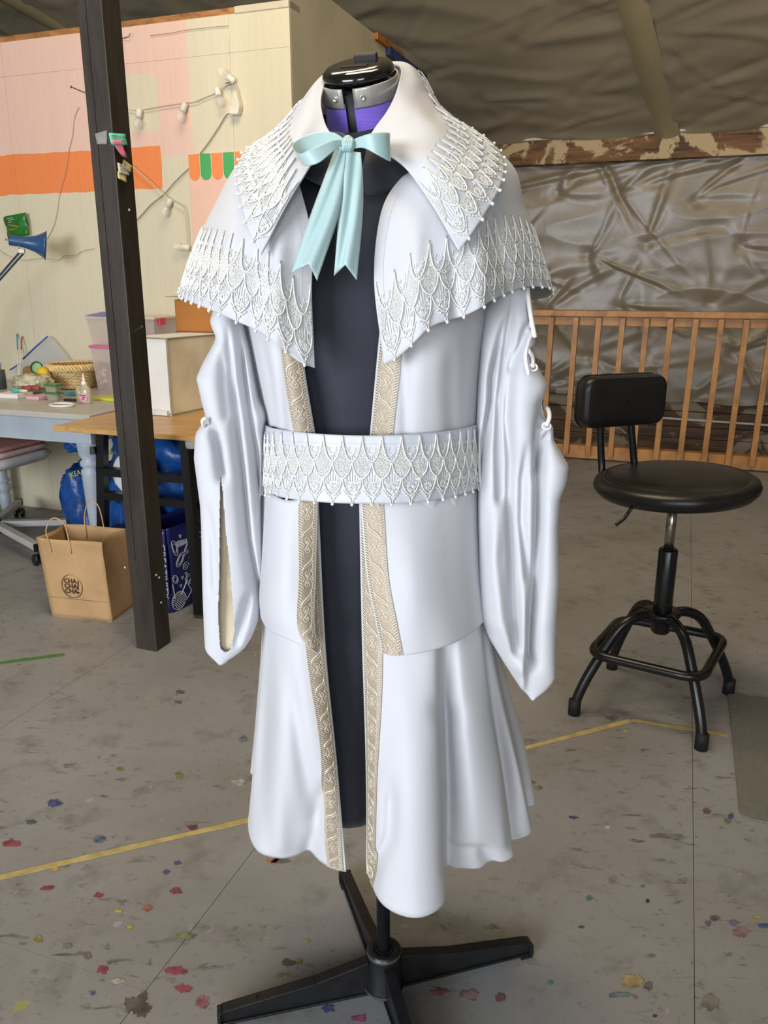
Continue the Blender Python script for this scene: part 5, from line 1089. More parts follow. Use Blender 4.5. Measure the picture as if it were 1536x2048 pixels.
doodle([(0.14, 0.33), (0.28, 0.20)]); doodle([(0.15, 0.335), (0.29, 0.205)])
for (u_, h_) in ((0.055, 0.125), (0.075, 0.135), (0.045, 0.095), (0.10, 0.19), (0.065, 0.285), (0.12, 0.30)): doodle([(u_-0.006, h_+0.004), (u_-0.003, h_+0.007), (u_, h_+0.004), (u_+0.003, h_+0.007), (u_+0.006, h_+0.004), (u_, h_-0.006)], 0.001, True)
dd.obj('tote_print', wl_, tt)
text_mesh('CREATIVITY', 'tote_text', 0.040, tpl(0.13, 0.165, 0.0015), -UZ, -tnor*-1.0*1.0 if False else tnor*-1.0*-1.0, wl_, tt, 0.0006)
yb2 = PB(232, 1052, 2.45)
t5 = thing('tote_bag', 'navy tote with a large printed skein of white yarn behind the post', 'bag', (yb2.x, yb2.y, 0))
ya, yb_ = yb2.dot(AX), 2.47
t5b = MB()
MB().rbox(ya-0.05, ya+0.13, yb_, yb_+0.05, 0.0, 0.275).obj('tote_body', nv, t5, bevel=0.01)
for k in range(9):
    t5b.tube([R(ya-0.045+0.0105*k+0.02*math.sin(i/9*PI)*(k-4)/5, yb_-0.002, 0.10+0.13*i/9) for i in range(10)], 0.0028, 5)
for k in range(5): t5b.tube([R(ya-0.05+0.10*i/9, yb_-0.003, 0.215+0.010*k+0.012*math.sin(i/9*PI)) for i in range(10)], 0.0028, 5)
t5b.obj('tote_print', wl_, t5)
# ================================================================== OFFICE CHAIR (mostly out of the frame)
gp_ = mat('chair_grey_paint', (178, 176, 172), 0.4, var=0.04); bkp = mat('caster_black', (24, 24, 25), 0.4)
hub = PZ(-8, 1058, 0.07); och = thing('swivel_chair', 'white swivel chair with pink cushion at the painted table', 'chair', (hub.x, hub.y, 0))
MB().tube([hub-UZ*0.02, Vector((hub.x, hub.y, 0.40))], 0.025, 14).obj('column', bkp, och, True)
ends = [PZ(76, 1093, 0.085), PZ(134, 1042, 0.085)]
d0 = (ends[0]-hub); d0.z = 0; base_a = math.atan2(d0.y, d0.x); Lb = d0.length
for k in range(5):
    e = hub+Vector((math.cos(base_a+2*PI/5*k), math.sin(base_a+2*PI/5*k), 0))*Lb if k != 1 else Vector((ends[1].x, ends[1].y, hub.z))
    lg = MB().bar(hub+(e-hub)*0.08+UZ*0.025, e+UZ*0.012, 0.036, 0.030, UZ).obj('base_leg', gp_, och, bevel=0.004)
    dd_ = (e-hub).normalized(); MB().box(e+UZ*0.012+dd_*0.003, (0.008, 0.040, 0.034), tuple(dd_), (-dd_.y, dd_.x, 0)).obj('end_cap', bkp, lg)
    w_ = MB(); sdd = Vector((-dd_.y, dd_.x, 0)); cc = e-dd_*0.005+UZ*(0.026-e.z)
    Mr = sdd.to_track_quat('Z', 'Y').to_matrix()
    for s_ in (-0.016, 0.016): w_.lathe([(0.004, -0.008), (0.022, -0.008), (0.026, -0.004), (0.026, 0.004), (0.022, 0.008), (0.004, 0.008)], cc+sdd*s_, 20, Mr)
    w_.tube([cc, cc+UZ*0.05], 0.006, 8); w_.obj('caster', bkp, lg, True)
su = mat('seat_white', (206, 204, 198), 0.5); pk = mat('cushion_pink', (196, 132, 124), 0.8, var=0.08, nscale=40, bump=0.3, bscale=200); pk2 = mat('cushion_pale_pink', (216, 190, 182), 0.8, var=0.06, nscale=40)
sctr = Vector((hub.x-0.015, hub.y+0.02, 0.40))
def slab(name, rx, ry, z0, z1, m, c=sctr, droop=0.03):
    P = rrect(rx*2, ry*2, min(rx, ry)*0.6, 10); G = []
    for s_, z in ((0.02, z0), (0.9, z0), (1.0, (z0+z1)/2), (0.93, z1-0.004), (0.6, z1), (0.02, z1)):
        G.append([c+AX*x*s_+BX*y*s_+UZ*(z-droop*(max(0, x*s_)/rx)**3*-1*0.6) for x, y in P])
    return MB().grid(G, True).obj(name, m, och, True)
slab('seat_shell', 0.255, 0.24, -0.02, 0.03, su); slab('cushion', 0.245, 0.235, 0.03, 0.06, pk2); slab('cushion_top', 0.25, 0.235, 0.06, 0.085, pk)
MB().tube(smoothpath([sctr+AX*0.02-BX*0.2, sctr-BX*0.24-UZ*0.06, sctr+AX*0.03-BX*0.23-UZ*0.12], 12), 0.006, 6).obj('lever', bkp, och, True)
# ================================================================== THINGS ON THE TABLES
def onD(px, py): return PZ(px, py, DZ)
# wicker basket
bc_ = onD(136, 778); bc_ = bc_+BX*0.055; bk_ = thing('wicker_basket', 'round woven straw basket on the painted table', 'basket', bc_)
straw = mat('straw', (226, 198, 140), 0.6, var=0.12, nscale=60); strawd = mat('straw_dark', (150, 112, 60), 0.7, var=0.1)
rb0, rb1, hb = 0.082, 0.118, 0.115
MB().lathe([(0.01, 0.003), (rb0, 0.003), (rb1-0.004, hb), (rb1-0.008, hb), (rb0-0.004, 0.006)], bc_, 36, caps=False).obj('basket_wall', strawd, bk_, True)
nst = 30
for k in range(11):
    z = 0.008+0.0075*k; r = rb0+(rb1-rb0)*z/hb
    MB().tube([bc_+Vector((r*1.0+0.0035*(1 if (i+k) % 2 else -1), 0, z)).xyz @ Matrix.Rotation(-2*PI*i/(nst*2), 3, 'Z') for i in range(nst*2)], 0.0036, 5, True).obj('weave_strand', straw, bk_, True)
for s_ in (0, 1, 2):
    MB().tube([bc_+Vector(((rb1+0.001+0.006*math.cos(i*0.9+s_*2.1)), 0, hb-0.012+0.013*math.sin(i*0.9+s_*2.1))) @ Matrix.Rotation(2*PI*i/112, 3, 'Z') for i in range(112)], 0.0066, 6, True).obj('rim_strand', straw, bk_, True)
# fruit-shaped patches (felt slices) beside the basket
def disc(px, py, b_, r, th, m, name, parent, tilt):
    c = onD(px, py) if b_ is None else PB(px, py, b_); Mr = tilt.normalized().to_track_quat('Z', 'Y').to_matrix()
    return MB().lathe([(0.001, -th/2), (r*0.97, -th/2), (r, 0), (r*0.97, th/2), (0.001, th/2)], c, 28, Mr).obj(name, m, parent, True), c, Mr
bb0 = bc_.dot(BX)-0.13
av = thing('felt_coaster', 'green felt coaster slice leaning on the straw basket', 'coaster', PB(72, 745, bb0))
disc(73, 735, bb0+0.03, 0.030, 0.012, mat('felt_dark_green', (52, 84, 44), 0.9), 'rind', av, Vector((-0.2, -1, 0.3)))
disc(74, 736, bb0+0.020, 0.025, 0.008, mat('felt_mint', (150, 196, 142), 0.9), 'flesh', av, Vector((-0.2, -1, 0.3)))
le = thing('felt_coaster', 'yellow felt lemon coaster leaning on the straw basket', 'coaster', PB(84, 747, bb0))
disc(85, 746, bb0-0.01, 0.029, 0.010, mat('felt_yellow', (226, 178, 40), 0.9), 'rind', le, Vector((0.1, -1, 0.25)))
disc(85, 746, bb0-0.016, 0.022, 0.004, mat('felt_lemon', (238, 200, 60), 0.9), 'flesh', le, Vector((0.1, -1, 0.25)))
br2 = thing('felt_pouch', 'brown felt pouch lying against the straw basket', 'pouch', onD(72, 775))
blob('pouch_body', PB(68, 748, bb0+0.06), 0.055, 0.03, 0.038, mat('felt_brown', (150, 108, 64), 0.9, var=0.15), br2, 4, 0.2, 18, 2, False)
# zip bag
zp = thing('zip_bag', 'clear zip bag with blue seal standing behind the basket', 'bag', onD(85, 770))
film = mat('bag_film', (206, 210, 212), 0.12, var=0.0, alpha=0.34, spec=0.9, bump=0.5, bscale=9)
zb2 = WB-0.032
zpts = [(18, 745), (50, 716), (95, 672), (102, 676), (128, 706), (150, 740), (140, 778), (40, 778)]
Z0 = [PB(x, y, zb2-0.004) for x, y in zpts]
for z_ in Z0: z_.z = max(z_.z, DZ+0.002)
MB().prism(Z0, BX*0.012).obj('bag_film', film, zp)
MB().tube([PB(46, 718, zb2-0.006), PB(70, 695, zb2-0.006), PB(95, 673, zb2-0.006)], 0.0045, 6).tube([PB(20, 740, zb2-0.006), PB(38, 728, zb2-0.006)], 0.004, 6).obj('zip_seal', mat('seal_blue', (62, 98, 168), 0.4), zp, True)
# clear plastic bins
def bin_(name, label, x0, x1, ytop, ybot, bpl, depth, body, lid, lidh=0.014, flare=0.012):
    depth = min(depth, WB-0.03-bpl)
    z0 = DZ if ybot is None else ybot; p0, p1 = PB(x0, ytop, bpl), PB(x1, ytop, bpl); a0, a1 = p0.dot(AX), p1.dot(AX); z1 = p0.z
    t_ = thing(name, label, 'bin', R((a0+a1)/2, bpl+depth/2, z0)); f = flare
    P = [R(a0+f, bpl+f, z0), R(a1-f, bpl+f, z0), R(a1-f, bpl+depth-f, z0), R(a0+f, bpl+depth-f, z0), R(a0, bpl, z1-lidh), R(a1, bpl, z1-lidh), R(a1, bpl+depth, z1-lidh), R(a0, bpl+depth, z1-lidh)]
    MB().add(P, [(3, 2, 1, 0), (0, 1, 5, 4), (1, 2, 6, 5), (2, 3, 7, 6), (3, 0, 4, 7)]).obj('bin_body', body, t_)
    MB().rbox(a0-0.006, a1+0.006, bpl-0.006, bpl+depth+0.006, z1-lidh, z1).obj('bin_lid', lid, t_, bevel=0.003)
    return t_, a0, a1, z0, z1
clr = mat('bin_clear', (214, 196, 190), 0.15, var=0.0, alpha=0.45, spec=0.7)
bbn = bc_.dot(BX)-0.05
t_, a0, a1, z0, z1 = bin_('storage_bin', 'clear storage bin with pink lid holding thread spools', 180, 292, 690, None, bbn, 0.22, clr, mat('lid_pink', (204, 104, 146), 0.35))
sp_n = 0
for (x, y, col, lab) in ((205, 752, (130, 116, 132), 'grey spool of thread seen inside the pink lidded bin'), (209, 763, (200, 168, 70), 'gold spool of thread seen inside the pink lidded bin'), (207, 742, (176, 180, 150), 'pale green spool of thread seen inside the pink lidded bin')):
    c = PB(x, y, bbn+0.045+0.012*sp_n); sp_n += 1; tz = thing('thread_spool', lab, 'spool', c, group='spools in the pink lidded bin')
    ax_ = Vector((0.75, -0.45, 0.5)).normalized(); Mr = ax_.to_track_quat('Z', 'Y').to_matrix()
    MB().lathe([(0.010, -0.014), (0.0115, 0.0), (0.010, 0.014)], c, 16, Mr).obj('thread', mat('thread_%d' % col[0], col, 0.5), tz, True)
    MB().lathe([(0.003, -0.018), (0.0135, -0.018), (0.0135, -0.0145), (0.006, -0.0145)], c, 16, Mr).lathe([(0.006, 0.0145), (0.0135, 0.0145), (0.0135, 0.018), (0.003, 0.018)], c, 16, Mr).obj('spool_ends', mat('spool_plastic', (204, 200, 188), 0.4), tz, True)
t_, b0a, b1a, z2, z3 = bin_('storage_bin', 'clear storage bin with frosted lid, upper of the two bins', 172, 307, 632, z1+0.001, bbn+0.0, 0.22, clr, mat('lid_frost', (206, 190, 176), 0.3), 0.012, 0.014)
MB().rbox(b1a-0.006, b1a+0.012, bbn+0.03, bbn+0.07, z3-0.035, z3-0.006).obj('latch', mat('latch_red', (208, 60, 80), 0.4), t_)
blob('contents', R((b0a+b1a)/2-0.06, bbn+0.1, z2+0.05), 0.06, 0.05, 0.035, mat('bin_contents', (120, 124, 136), 0.7), t_, 3, 0.2, 16, 2, False)
pz = thing('paper_sheet', 'sheet of blue edged paper lying on the upper bin', 'paper', R(b0a, bbn, z3))
MB().prism([R(b0a+0.0, bbn-0.01, z3+0.002), R(b0a+0.12, bbn-0.012, z3+0.002), R(b0a+0.14, bbn+0.12, z3+0.002), R(b0a+0.02, bbn+0.10, z3+0.016)], (0, 0, 0.0012)).obj('sheet', mat('paper_blue', (120, 128, 190), 0.7), pz)
# glue bottle
gb = onD(168, 806); glb = thing('glue_bottle', 'clear craft glue bottle with white nozzle and pink label', 'bottle', gb)
MB().lathe([(0.021, 0.0), (0.023, 0.004), (0.023, 0.055), (0.019, 0.066), (0.010, 0.074), (0.010, 0.078)], gb+AX*0.016, 20, None, 1, 0.8).obj('bottle_body', mat('glue_clear', (206, 196, 170), 0.15, alpha=0.75, spec=0.7), glb, True)
MB().lathe([(0.011, 0.075), (0.0115, 0.088), (0.006, 0.092), (0.0015, 0.128)], gb+AX*0.010, 14).obj('nozzle', mat('nozzle_white', (234, 232, 226), 0.4), glb, True)
MB().ball(gb+AX*0.017-BX*0.019+UZ*0.024, 0.017, 16, (0.95, 0.25, 1.25)).obj('label', mat('label_pink', (222, 170, 190), 0.5), glb, True)
lb = MB()
for r_ in range(3):
    for c_ in range(4 if r_ < 2 else 2): lb.box(gb+AX*(0.008+0.006*c_+(0.006 if r_ == 2 else 0))-BX*0.0245+UZ*(0.036-0.008*r_), (0.0042, 0.001, 0.0045), tuple(AX), tuple(BX))
lb.obj('label_print', mat('label_magenta', (160, 40, 96), 0.5), glb)
yb_l = thing('bead_jar', 'clear jar of yellow beads beside the glue bottle', 'jar', gb-AX*0.022)
MB().lathe([(0.019, 0.0), (0.021, 0.004), (0.021, 0.066), (0.018, 0.070)], gb-AX*0.022+BX*0.012, 20).obj('jar_body', mat('jar_clear', (206, 200, 180), 0.12, alpha=0.35, spec=0.7), yb_l, True)
for k in range(34):
    rr = random.Random(k); a = rr.uniform(0, 2*PI); r_ = 0.014*math.sqrt(rr.random()); MB().ball(gb-AX*0.022+BX*0.012+Vector((r_*math.cos(a), r_*math.sin(a), 0.022+rr.uniform(0, 0.034))), 0.0038, 6).obj('bead', mat('bead_yellow', (236, 206, 46), 0.4), yb_l, True)
# white ring
rg = onD(124, 812); tag(MB().tube([rg+AX*0.052*math.cos(2*PI*k/48)+BX*0.040*math.sin(2*PI*k/48)+UZ*0.005 for k in range(48)], [0.005]*48, 8, True).obj('plastic_ring', mat('ring_white', (232, 230, 224), 0.4), None, True), 'flat white plastic ring on the painted table', 'ring')
# lidded tubs
gr_l = mat('lid_green', (36, 128, 52), 0.3)
def tub(px, py, z0, label, w_=0.068, c=None):
    c = onD(px, py)+BX*0.03 if c is None else c; c = Vector((c.x, c.y, z0)); t_ = thing('food_tub', label, 'tub', c, group=None)
    G = []
    for s_, z in ((0.80, 0.0), (0.82, 0.004), (0.95, 0.026), (1.0, 0.028)): G.append([c+AX*x*s_+BX*y*s_+UZ*z for x, y in rrect(w_, w_*0.8, 0.014, 5)])
    b_ = MB().grid(G, True); b_.f.append(tuple(range(len(G[0])-1, -1, -1))); b_.obj('tub_body', mat('tub_clear', (206, 196, 176), 0.15, alpha=0.5, spec=0.7), t_, True)
    L = [c+AX*x*1.06+BX*y*1.06+UZ*0.028 for x, y in rrect(w_, w_*0.8, 0.015, 5)]
    MB().prism(L, (0, 0, 0.007)).obj('tub_lid', gr_l, t_, bevel=0.002)
    blob('contents', c+UZ*0.012, w_*0.36, w_*0.28, 0.011, mat('tub_contents', (170, 150, 110), 0.8, var=0.3, nscale=60), t_, 2, 0.2, 10, 3, False)
    return c
c_ = tub(101, 802, DZ, 'lower green lidded tub of the stacked pair'); tub(0, 0, DZ+0.0355, 'upper green lidded tub of the stacked pair', 0.066, c_-AX*0.004)
# notepads and case
def flatbox(name, label, cat, px, py, sx, sy, sz, m, rot=0.0, z0=None):
    c = onD(px, py); z0 = DZ if z0 is None else z0; ax_ = AX*math.cos(rot)+BX*math.sin(rot); ay_ = -AX*math.sin(rot)+BX*math.cos(rot)
    c = Vector((c.x, c.y, z0))+ay_*sy/2
    return tag(MB().box(c+UZ*sz/2, (sx, sy, sz), tuple(ax_), tuple(ay_)).obj(name, m, None, bevel=min(0.003, sz*0.3)), label, cat), c
nb, nbc = flatbox('white_case', 'white flat case at the wall end of the painted table clutter', 'case', 12, 797, 0.125, 0.10, 0.020, mat('case_white', (226, 224, 220), 0.4), 0.02)
pt, ptc = flatbox('pink_tray', 'pale pink craft tray next to the white case', 'tray', 64, 800, 0.072, 0.10, 0.016, mat('tray_pink', (214, 174, 180), 0.4), -0.05)
flatbox('green_case', 'lime green plastic case lying beside the bead jar', 'case', 210, 802, 0.12, 0.08, 0.012, mat('case_lime', (204, 206, 60), 0.35), 0.0)
flatbox('teal_case', 'teal plastic case lying behind the stacked tubs', 'case', 140, 792, 0.075, 0.05, 0.018, mat('case_teal', (96, 156, 158), 0.4), 0.05)
flatbox('dark_wallet', 'dark purple wallet lying in front of the teal case', 'wallet', 138, 803, 0.062, 0.03, 0.010, mat('wallet_dark', (48, 30, 44), 0.5), 0.0)
cz = nbc.z+0.021
def cutter(label, c, m1, ln=0.085, rot=0.1, name='hobby_knife', handle=None):
    d = (AX*math.cos(rot)+BX*math.sin(rot)); t_ = thing(name, label, 'tool', c)
    MB().tube([c-d*ln/2, c-d*ln*0.3, c+d*ln*0.1], [0.006, 0.009, 0.008], 10).obj('handle', m1, t_, True); MB().tube([c+d*ln*0.1, c+d*ln*0.55], [0.008, 0.006], 10).obj('sheath', handle or mat('sheath_cream', (226, 216, 190), 0.5), t_, True)
cutter('teal handled craft tool lying on the white case', nbc+UZ*0.030+AX*0.03, mat('teal_handle', (70, 178, 178), 0.4), 0.085, 0.02)
cutter('red handled craft tool lying behind the teal one', nbc+UZ*0.038+AX*0.05+BX*0.05, mat('red_handle', (180, 74, 70), 0.5), 0.10, -0.12, 'craft_tool', mat('red_handle', (180, 74, 70), 0.5))
tz = nbc+UZ*0.050+AX*0.045+BX*0.05
scs = thing('scissors', 'red handled scissors resting on the craft tools', 'scissors', tz)
for k, s_ in enumerate((-0.018, 0.018)):
    MB().tube([tz+AX*(s_+0.015*math.cos(2*PI*i/20))+BX*0.012*math.sin(2*PI*i/20)+UZ*0.004*k for i in range(20)], 0.0035, 6, True).obj('finger_loop', mat('scissor_cream', (224, 200, 192), 0.4), scs, True)
MB().bar(tz-AX*0.02-UZ*0.006, tz-AX*0.10-UZ*0.012, 0.010, 0.002, UZ).obj('blade', nailm, scs)
cr_ = thing('plastic_packet', 'crumpled clear packet heaped at the back of the painted table', 'packet', nbc)
blob('packet_body', nbc+UZ*0.05-AX*0.02+BX*0.14, 0.10, 0.05, 0.035, mat('packet_film', (196, 190, 160), 0.25, var=0.25, nscale=30, dark=(120, 116, 80)), cr_, 21, 0.3, 18, 3, False)
# brushes leaning on the wall
for x0, y0, x1, y1, c1, c2, lb_ in ((34, 668, 36, 722, (72, 138, 190), (226, 216, 200), 'blue tipped stick standing at the wall behind the zip bag'), (44, 673, 41, 720, (168, 84, 52), (232, 222, 206), 'rust brown stick standing at the wall behind the zip bag')):
    t_ = thing('paint_stick', lb_, 'stick', PB(x1, y1, zb2+0.0)); p, q = PB(x0, y0, zb2+0.022), PB(x1, y1, zb2-0.04); mm = p*0.42+q*0.58
    MB().tube([p, mm], 0.0035, 8).obj('handle', mat('stick_%d' % c1[0], c1, 0.5), t_, True); MB().tube([mm, q, q*3-mm*2], 0.0034, 8).obj('ferrule', mat('stick_pale', c2, 0.5), t_, True)
# brush jar at the frame edge
# white light box with translucent panel
wbp = PZ(344, 832, wz); ra = math.radians(-2); pd = (PZ(409, 819, wz)-wbp); pd.z = 0; pd.normalize(); ld = Vector((-pd.y, pd.x, 0))
lb_t = thing('light_tent', 'white folding light tent box with grey bound edges', 'box', wbp+pd*0.15+ld*0.1)
hB = 0.295; bd = mat('tent_binding', (150, 146, 128), 0.7); wf = mat('tent_white', (232, 231, 228), 0.75, var=0.03, bump=0.5, bscale=14); tf = mat('tent_translucent', (228, 216, 188), 0.6, var=0.10, nscale=5)
pB = [wbp, wbp+pd*0.32, wbp+pd*0.32+ld*0.22, wbp+ld*0.22]
pB = [Vector((p.x, p.y, wz)) for p in pB]
MB().prism([pB[0], pB[1], pB[1]+UZ*hB, pB[0]+UZ*(hB-0.002)], ld*0.003).obj('side_panel', tf, lb_t)
MB().prism([pB[3], pB[0], pB[0]+UZ*hB, pB[3]+UZ*(hB-0.004)], pd*0.003).obj('front_cloth', wf, lb_t)
MB().prism([pB[1], pB[2], pB[2]+UZ*hB, pB[1]+UZ*hB], -pd*0.003).obj('back_panel', tf, lb_t)
MB().prism([pB[2], pB[3], pB[3]+UZ*hB, pB[2]+UZ*hB], -ld*0.003).obj('side_panel', tf, lb_t)
MB().prism([p+UZ*(hB-0.003) for p in pB], (0, 0, 0.003)).obj('top_panel', wf, lb_t)
bdm = MB()
for a, b in ((0, 1), (3, 0)):
    q = [pB[a]+UZ*0.0065, pB[b]+UZ*0.0065, pB[b]+UZ*hB, pB[a]+UZ*hB]; bdm.tube(q, 0.0045, 6, True)
bdm.obj('edge_binding', bd, lb_t)
MB().prism([pB[0]+ld*0.01-pd*0.004+UZ*0.002, pB[3]-pd*0.03+UZ*0.002, pB[3]-pd*0.03+UZ*0.02, pB[0]+ld*0.01-pd*0.004+UZ*0.02], -pd*0.012).obj('rolled_flap', mat('flap_white', (222, 220, 214), 0.5), lb_t)
# brown carton on top
bx0 = PZ(352, 664, wz+hB+0.001); bxa, bxb = bx0.dot(AX), bx0.dot(BX)
ctn = thing('carton', 'brown carton sitting on the white light tent', 'box', R(bxa+0.17, bxb+0.06, wz+hB))
chh = 0.135
MB().box(bx0+AX*0.15+BX*0.09+UZ*(chh/2), (0.30, 0.18, chh), tuple(AX), tuple(BX)).obj('carton_body', mat('carton_brown', (170, 110, 48), 0.55, var=0.06), ctn, bevel=0.006)
MB().box(bx0+AX*0.15+BX*0.09+UZ*0.001, (0.304, 0.184, 0.003), tuple(AX), tuple(BX)).obj('carton_base', mat('carton_red', (130, 50, 30), 0.6), ctn)
for k in range(3):
    MB().box(bx0+AX*(0.14-0.012*k)+BX*(0.09-0.006*k)+UZ*(chh+0.004+0.007*k), (0.30, 0.18, 0.004), tuple((AX+UZ*0.05*(k-1)).normalized()), tuple(BX)).obj('paper_pile', mat('grey_paper', (150, 146, 132), 0.8), ctn)
# ================================================================== ON THE MURAL WALL
Wn = -BX
def WP(px, py, off=0.004): return PB(px, py, WB)+Wn*off
pst = thing('wall_panel', 'pink board with orange and green scalloped awning on the mural', 'poster', WP(430, 400))
a0 = WP(379, 310).dot(AX); zt = WP(379, 310).z; zb3 = WP(400, 600).z
MB().rbox(a0, a0+0.46, WB-0.012, WB-0.001, zb3, zt).obj('board', mat('board_pink', (226, 186, 166), 0.5, var=0.02), pst)
so, sg = mat('awning_orange', (232, 136, 76), 0.5, var=0.02), mat('awning_green', (72, 166, 92), 0.5, var=0.02)
wsc = 0.0585; hs = zt-WP(390, 362).z
for k in range(8):
    c = a0+wsc*(k+0.5); P = [R(c-wsc*0.46, WB-0.0125, zt), R(c-wsc*0.46, WB-0.0125, zt-hs+wsc*0.46)]+[R(c-wsc*0.46*math.cos(PI*i/10), WB-0.0125, zt-hs+wsc*0.46-wsc*0.46*math.sin(PI*i/10)) for i in range(1, 10)]+[R(c+wsc*0.46, WB-0.0125, zt-hs+wsc*0.46), R(c+wsc*0.46, WB-0.0125, zt)]
    MB().prism(P, Wn*0.0012).obj('awning_scallop', (so, sg)[k % 2], pst)
# string lights
wirem = mat('light_wire', (196, 188, 168), 0.5); sockm = mat('socket_white', (226, 220, 206), 0.4); glassm = mat('bulb_glass', (240, 236, 226), 0.06, var=0.0, alpha=0.30, spec=0.9); film_ = mat('filament', (230, 214, 180), 0.3, metal=0.6)
stl = thing('string_lights', 'white string of clear bulbs strung across the mural wall', 'string lights', WP(380, 230))
def wire(pts, r=0.0025, m=wirem, off=0.012, name='wire', par=None):
    return MB().tube(smoothpath([WP(x, y, off) for x, y in pts], 40), r, 6).obj(name, m, par or stl, True)
wire([(240, 212), (262, 220), (283, 221), (330, 213), (372, 207), (392, 205), (415, 195), (440, 184), (455, 172), (472, 166)]); wire([(472, 166), (478, 180), (480, 200)])
wire([(255, 320), (290, 350), (330, 386), (345, 398), (362, 408), (374, 418), (379, 450), (380, 494)], off=0.02)
def bulb(px, py, dx, dy):
    p = WP(px, py, 0.016); d = (WP(px+dx, py+dy, 0.022)-p).normalized(); Mr = d.to_track_quat('Z', 'Y').to_matrix()
    s_ = MB().lathe([(0.004, -0.004), (0.013, -0.002), (0.014, 0.004), (0.0135, 0.032), (0.011, 0.033)], p, 16, Mr).obj('socket', sockm, stl, True)
    b_ = MB().lathe([(0.010, 0.033), (0.011, 0.036), (0.018, 0.050), (0.0195, 0.060), (0.017, 0.071), (0.009, 0.079), (0.001, 0.081)], p, 18, Mr).obj('bulb', glassm, s_, True)
    MB().tube([p+d*0.034, p+d*0.050, p+d*0.058+AX*0.005, p+d*0.050+AX*0.002], 0.0012, 5).obj('filament', film_, s_, True)
bulb(283, 222, 0.5, 10); bulb(374, 210, -1.5, 10); bulb(438, 180, 4, 10); bulb(345, 401, -3, 10); bulb(382, 496, -10, -1); bulb(472, 164, -4, -3)
plug = thing('power_plug', 'white plug adapter hanging on the cream wall', 'plug', WP(478, 208))
MB().prism([WP(466, 232, 0.002), WP(472, 193, 0.002), WP(480, 186, 0.002), WP(487, 215, 0.002), WP(483, 232, 0.002)], Wn*0.035).obj('plug_body', sockm, plug, bevel=0.006)
MB().tube(smoothpath([WP(x, y, 0.010) for x, y in ((466, 228), (455, 231), (440, 255), (420, 285), (402, 309))], 30), 0.0022, 6).tube(smoothpath([WP(x, y, 0.012) for x, y in ((380, 338), (352, 365), (332, 388), (305, 410), (285, 432), (272, 444))], 30), 0.0022, 6).obj('plug_cord', mat('cord_grey', (140, 132, 114), 0.6), plug, True)
cdg = mat('cord_pale', (172, 160, 138), 0.6)
for nm, pts, lb_ in (('wall_cable', [(160, 214), (151, 235), (147, 270), (140, 300), (133, 345), (122, 385), (115, 430), (108, 455), (96, 478)], 'thin cable dangling down the mural beside the black post'), ('wall_cable', [(0, 500), (20, 512), (50, 520), (90, 516), (118, 520), (130, 512), (155, 510), (165, 503), (190, 497)], 'thin cable looping along the wall behind the blue lamp'), ('wall_cable', [(302, 72), (340, 67), (380, 60), (425, 55), (458, 52)], 'thin cable stapled near the top of the cream wall')):
    tag(MB().tube(smoothpath([WP(x, y, 0.006) for x, y in pts], 50), 0.0013, 6).obj(nm, cdg, None, True), lb_, 'cable')
for x, y in ((262, 75), (470, 164)):
    tag(MB().tube([WP(x-18, y+3, 0.004), WP(x, y, 0.016), WP(x+5, y-6, 0.022)], 0.0018, 5).obj('hook', nailm), 'small hook on the mural near the black post' if x == 262 else 'small hook holding the bulb string on the cream wall', 'hook')
# green packet pinned on the wall
gpk = thing('green_packet', 'green foil packet pinned on the wall above the lamp', 'packet', WP(40, 450))
gq = [WP(15, 435), WP(60, 426), WP(66, 470), (WP(25, 478))]; G = []
for i in range(9):
    G.append([(gq[0]*(1-u)+gq[1]*u)*(1-i/8)+(gq[3]*(1-u)+gq[2]*u)*(i/8)+Wn*(0.02+0.012*math.sin(u*PI)+0.004*math.sin(i*1.1+u*7)) for u in np.linspace(0, 1, 9)])
go_ = MB().grid(G).obj('packet_foil', mat('foil_green', (34, 108, 40), 0.3, var=0.2, nscale=14), gpk, True); md = go_.modifiers.new('s', 'SOLIDIFY'); md.thickness = 0.002
pr3 = MB()
for x0, y0, x1, y1 in ((27, 438, 38, 437), (29, 442, 40, 440), (29, 446, 36, 445)): pr3.tube([WP(x0, y0, 0.040), WP(x1, y1, 0.040)], 0.0013, 4)
pr3.obj('packet_print', mat('print_pale', (214, 220, 200), 0.5), gpk)
pr4 = MB().tube([WP(30, 451, 0.041), WP(50, 455, 0.041)], 0.0022, 4).tube([WP(32, 461, 0.040), WP(46, 458, 0.040)], 0.0016, 4).obj('packet_print', mat('print_orange', (206, 150, 60), 0.5), gpk)
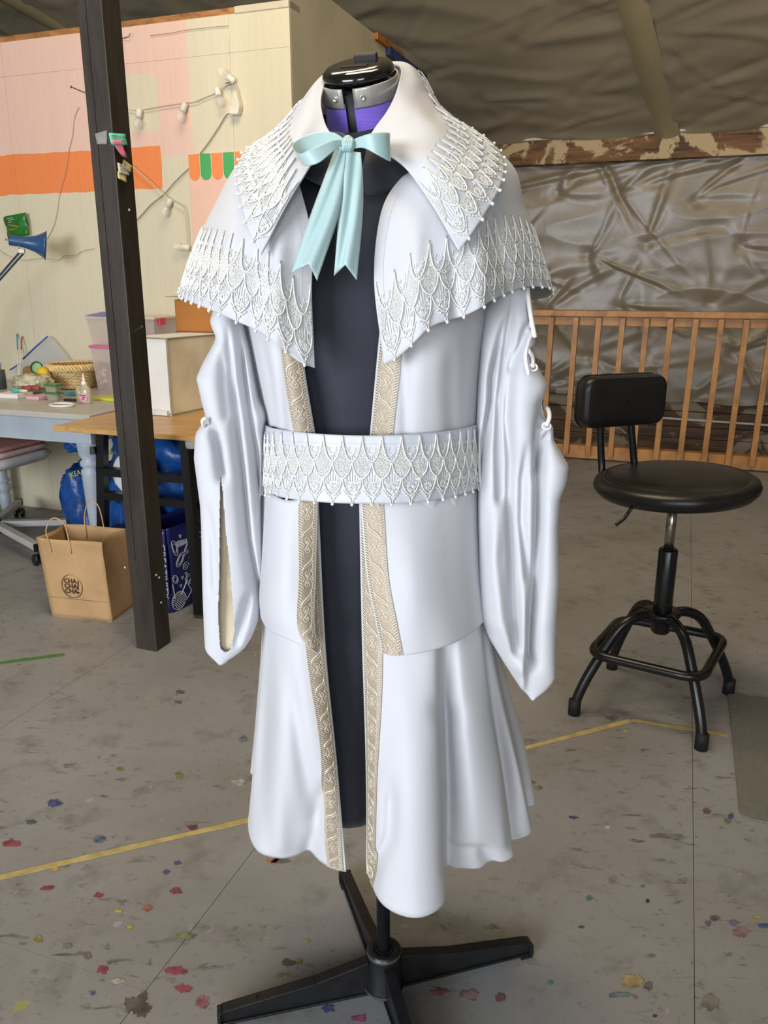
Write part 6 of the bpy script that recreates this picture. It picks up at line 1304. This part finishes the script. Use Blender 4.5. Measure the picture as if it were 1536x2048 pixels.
# blue lamp
bl_ = mat('lamp_blue', (44, 82, 126), 0.3, var=0.06); lampb = 3.08
lt = thing('desk_lamp', 'blue swing arm lamp with cone shade by the mural wall', 'lamp', PB(20, 500, lampb))
h0, h1 = PB(18, 480, lampb), PB(92, 491, lampb+0.10); dl = (h1-h0).normalized(); Ls = (h1-h0).length; Mr = dl.to_track_quat('Z', 'Y').to_matrix()
MB().lathe([(0.004, 0.0), (0.022, 0.0), (0.0235, 0.006), (0.024, Ls*0.38), (0.028, Ls*0.50), (0.038, Ls*0.72), (0.056, Ls*0.93), (0.067, Ls), (0.064, Ls), (0.035, Ls*0.70), (0.022, Ls*0.45)], h0, 36, Mr).obj('lamp_shade', bl_, lt, True)
MB().tube([h0-dl*0.012, h0], 0.0025, 8).tube([h0-dl*0.016, h0-dl*0.011], 0.005, 8).obj('switch', nailm, lt, True)
el = PB(-40, 600, lampb+0.02)
j0 = PB(38, 492, lampb); jl = PB(44, 505, lampb)
for o_ in (-0.008, 0.012): MB().bar(PB(42, 506, lampb)+AX*o_-UZ*0.3*o_, el+AX*o_, 0.005, 0.010, BX).obj('lamp_arm', mat('lamp_navy', (36, 56, 92), 0.35), lt)
MB().tube([j0, PB(36, 508, lampb)], 0.004, 8).tube([PB(48, 496, lampb), PB(47, 508, lampb)], 0.004, 8).box(PB(43, 502, lampb-0.004), (0.03, 0.012, 0.018)).obj('hinge', mat('hinge_cream', (170, 164, 146), 0.4, metal=0.4), lt, bevel=0.002)
MB().bar(el, Vector((el.x-0.15, el.y, DZ+0.03)), 0.012, 0.012, BX).obj('lamp_arm', mat('lamp_navy', (36, 56, 92), 0.35), lt)
MB().box(Vector((el.x-0.15, el.y, DZ+0.014)), (0.05, 0.05, 0.028)).obj('clamp', bl_, lt, bevel=0.004)
jar = thing('tool_pot', 'dark pot of tools at the wall end of the painted table', 'pot', PB(-2, 745, lampb-0.05))
pj = PB(-4, 745, lampb-0.05); MB().lathe([(0.028, DZ), (0.032, DZ+0.004), (0.032, pj.z+0.012), (0.029, pj.z+0.012), (0.028, DZ+0.01)], (pj.x, pj.y, 0), 20, None, caps=False).lathe([(0.001, DZ+0.001), (0.030, DZ+0.001)], (pj.x, pj.y, 0), 20, None, caps=False).obj('pot_body', mat('pot_grey', (62, 66, 68), 0.4), jar, True)
for k, (dx, dz) in enumerate(((0.012, 0.10), (0.02, 0.075))): MB().tube([Vector((pj.x+dx*0.5, pj.y, DZ+0.02)), Vector((pj.x+dx, pj.y-0.005, pj.z+dz*0.6))], 0.003, 6).obj('tool_handle', mat('pot_steel', (120, 120, 116), 0.4), jar)
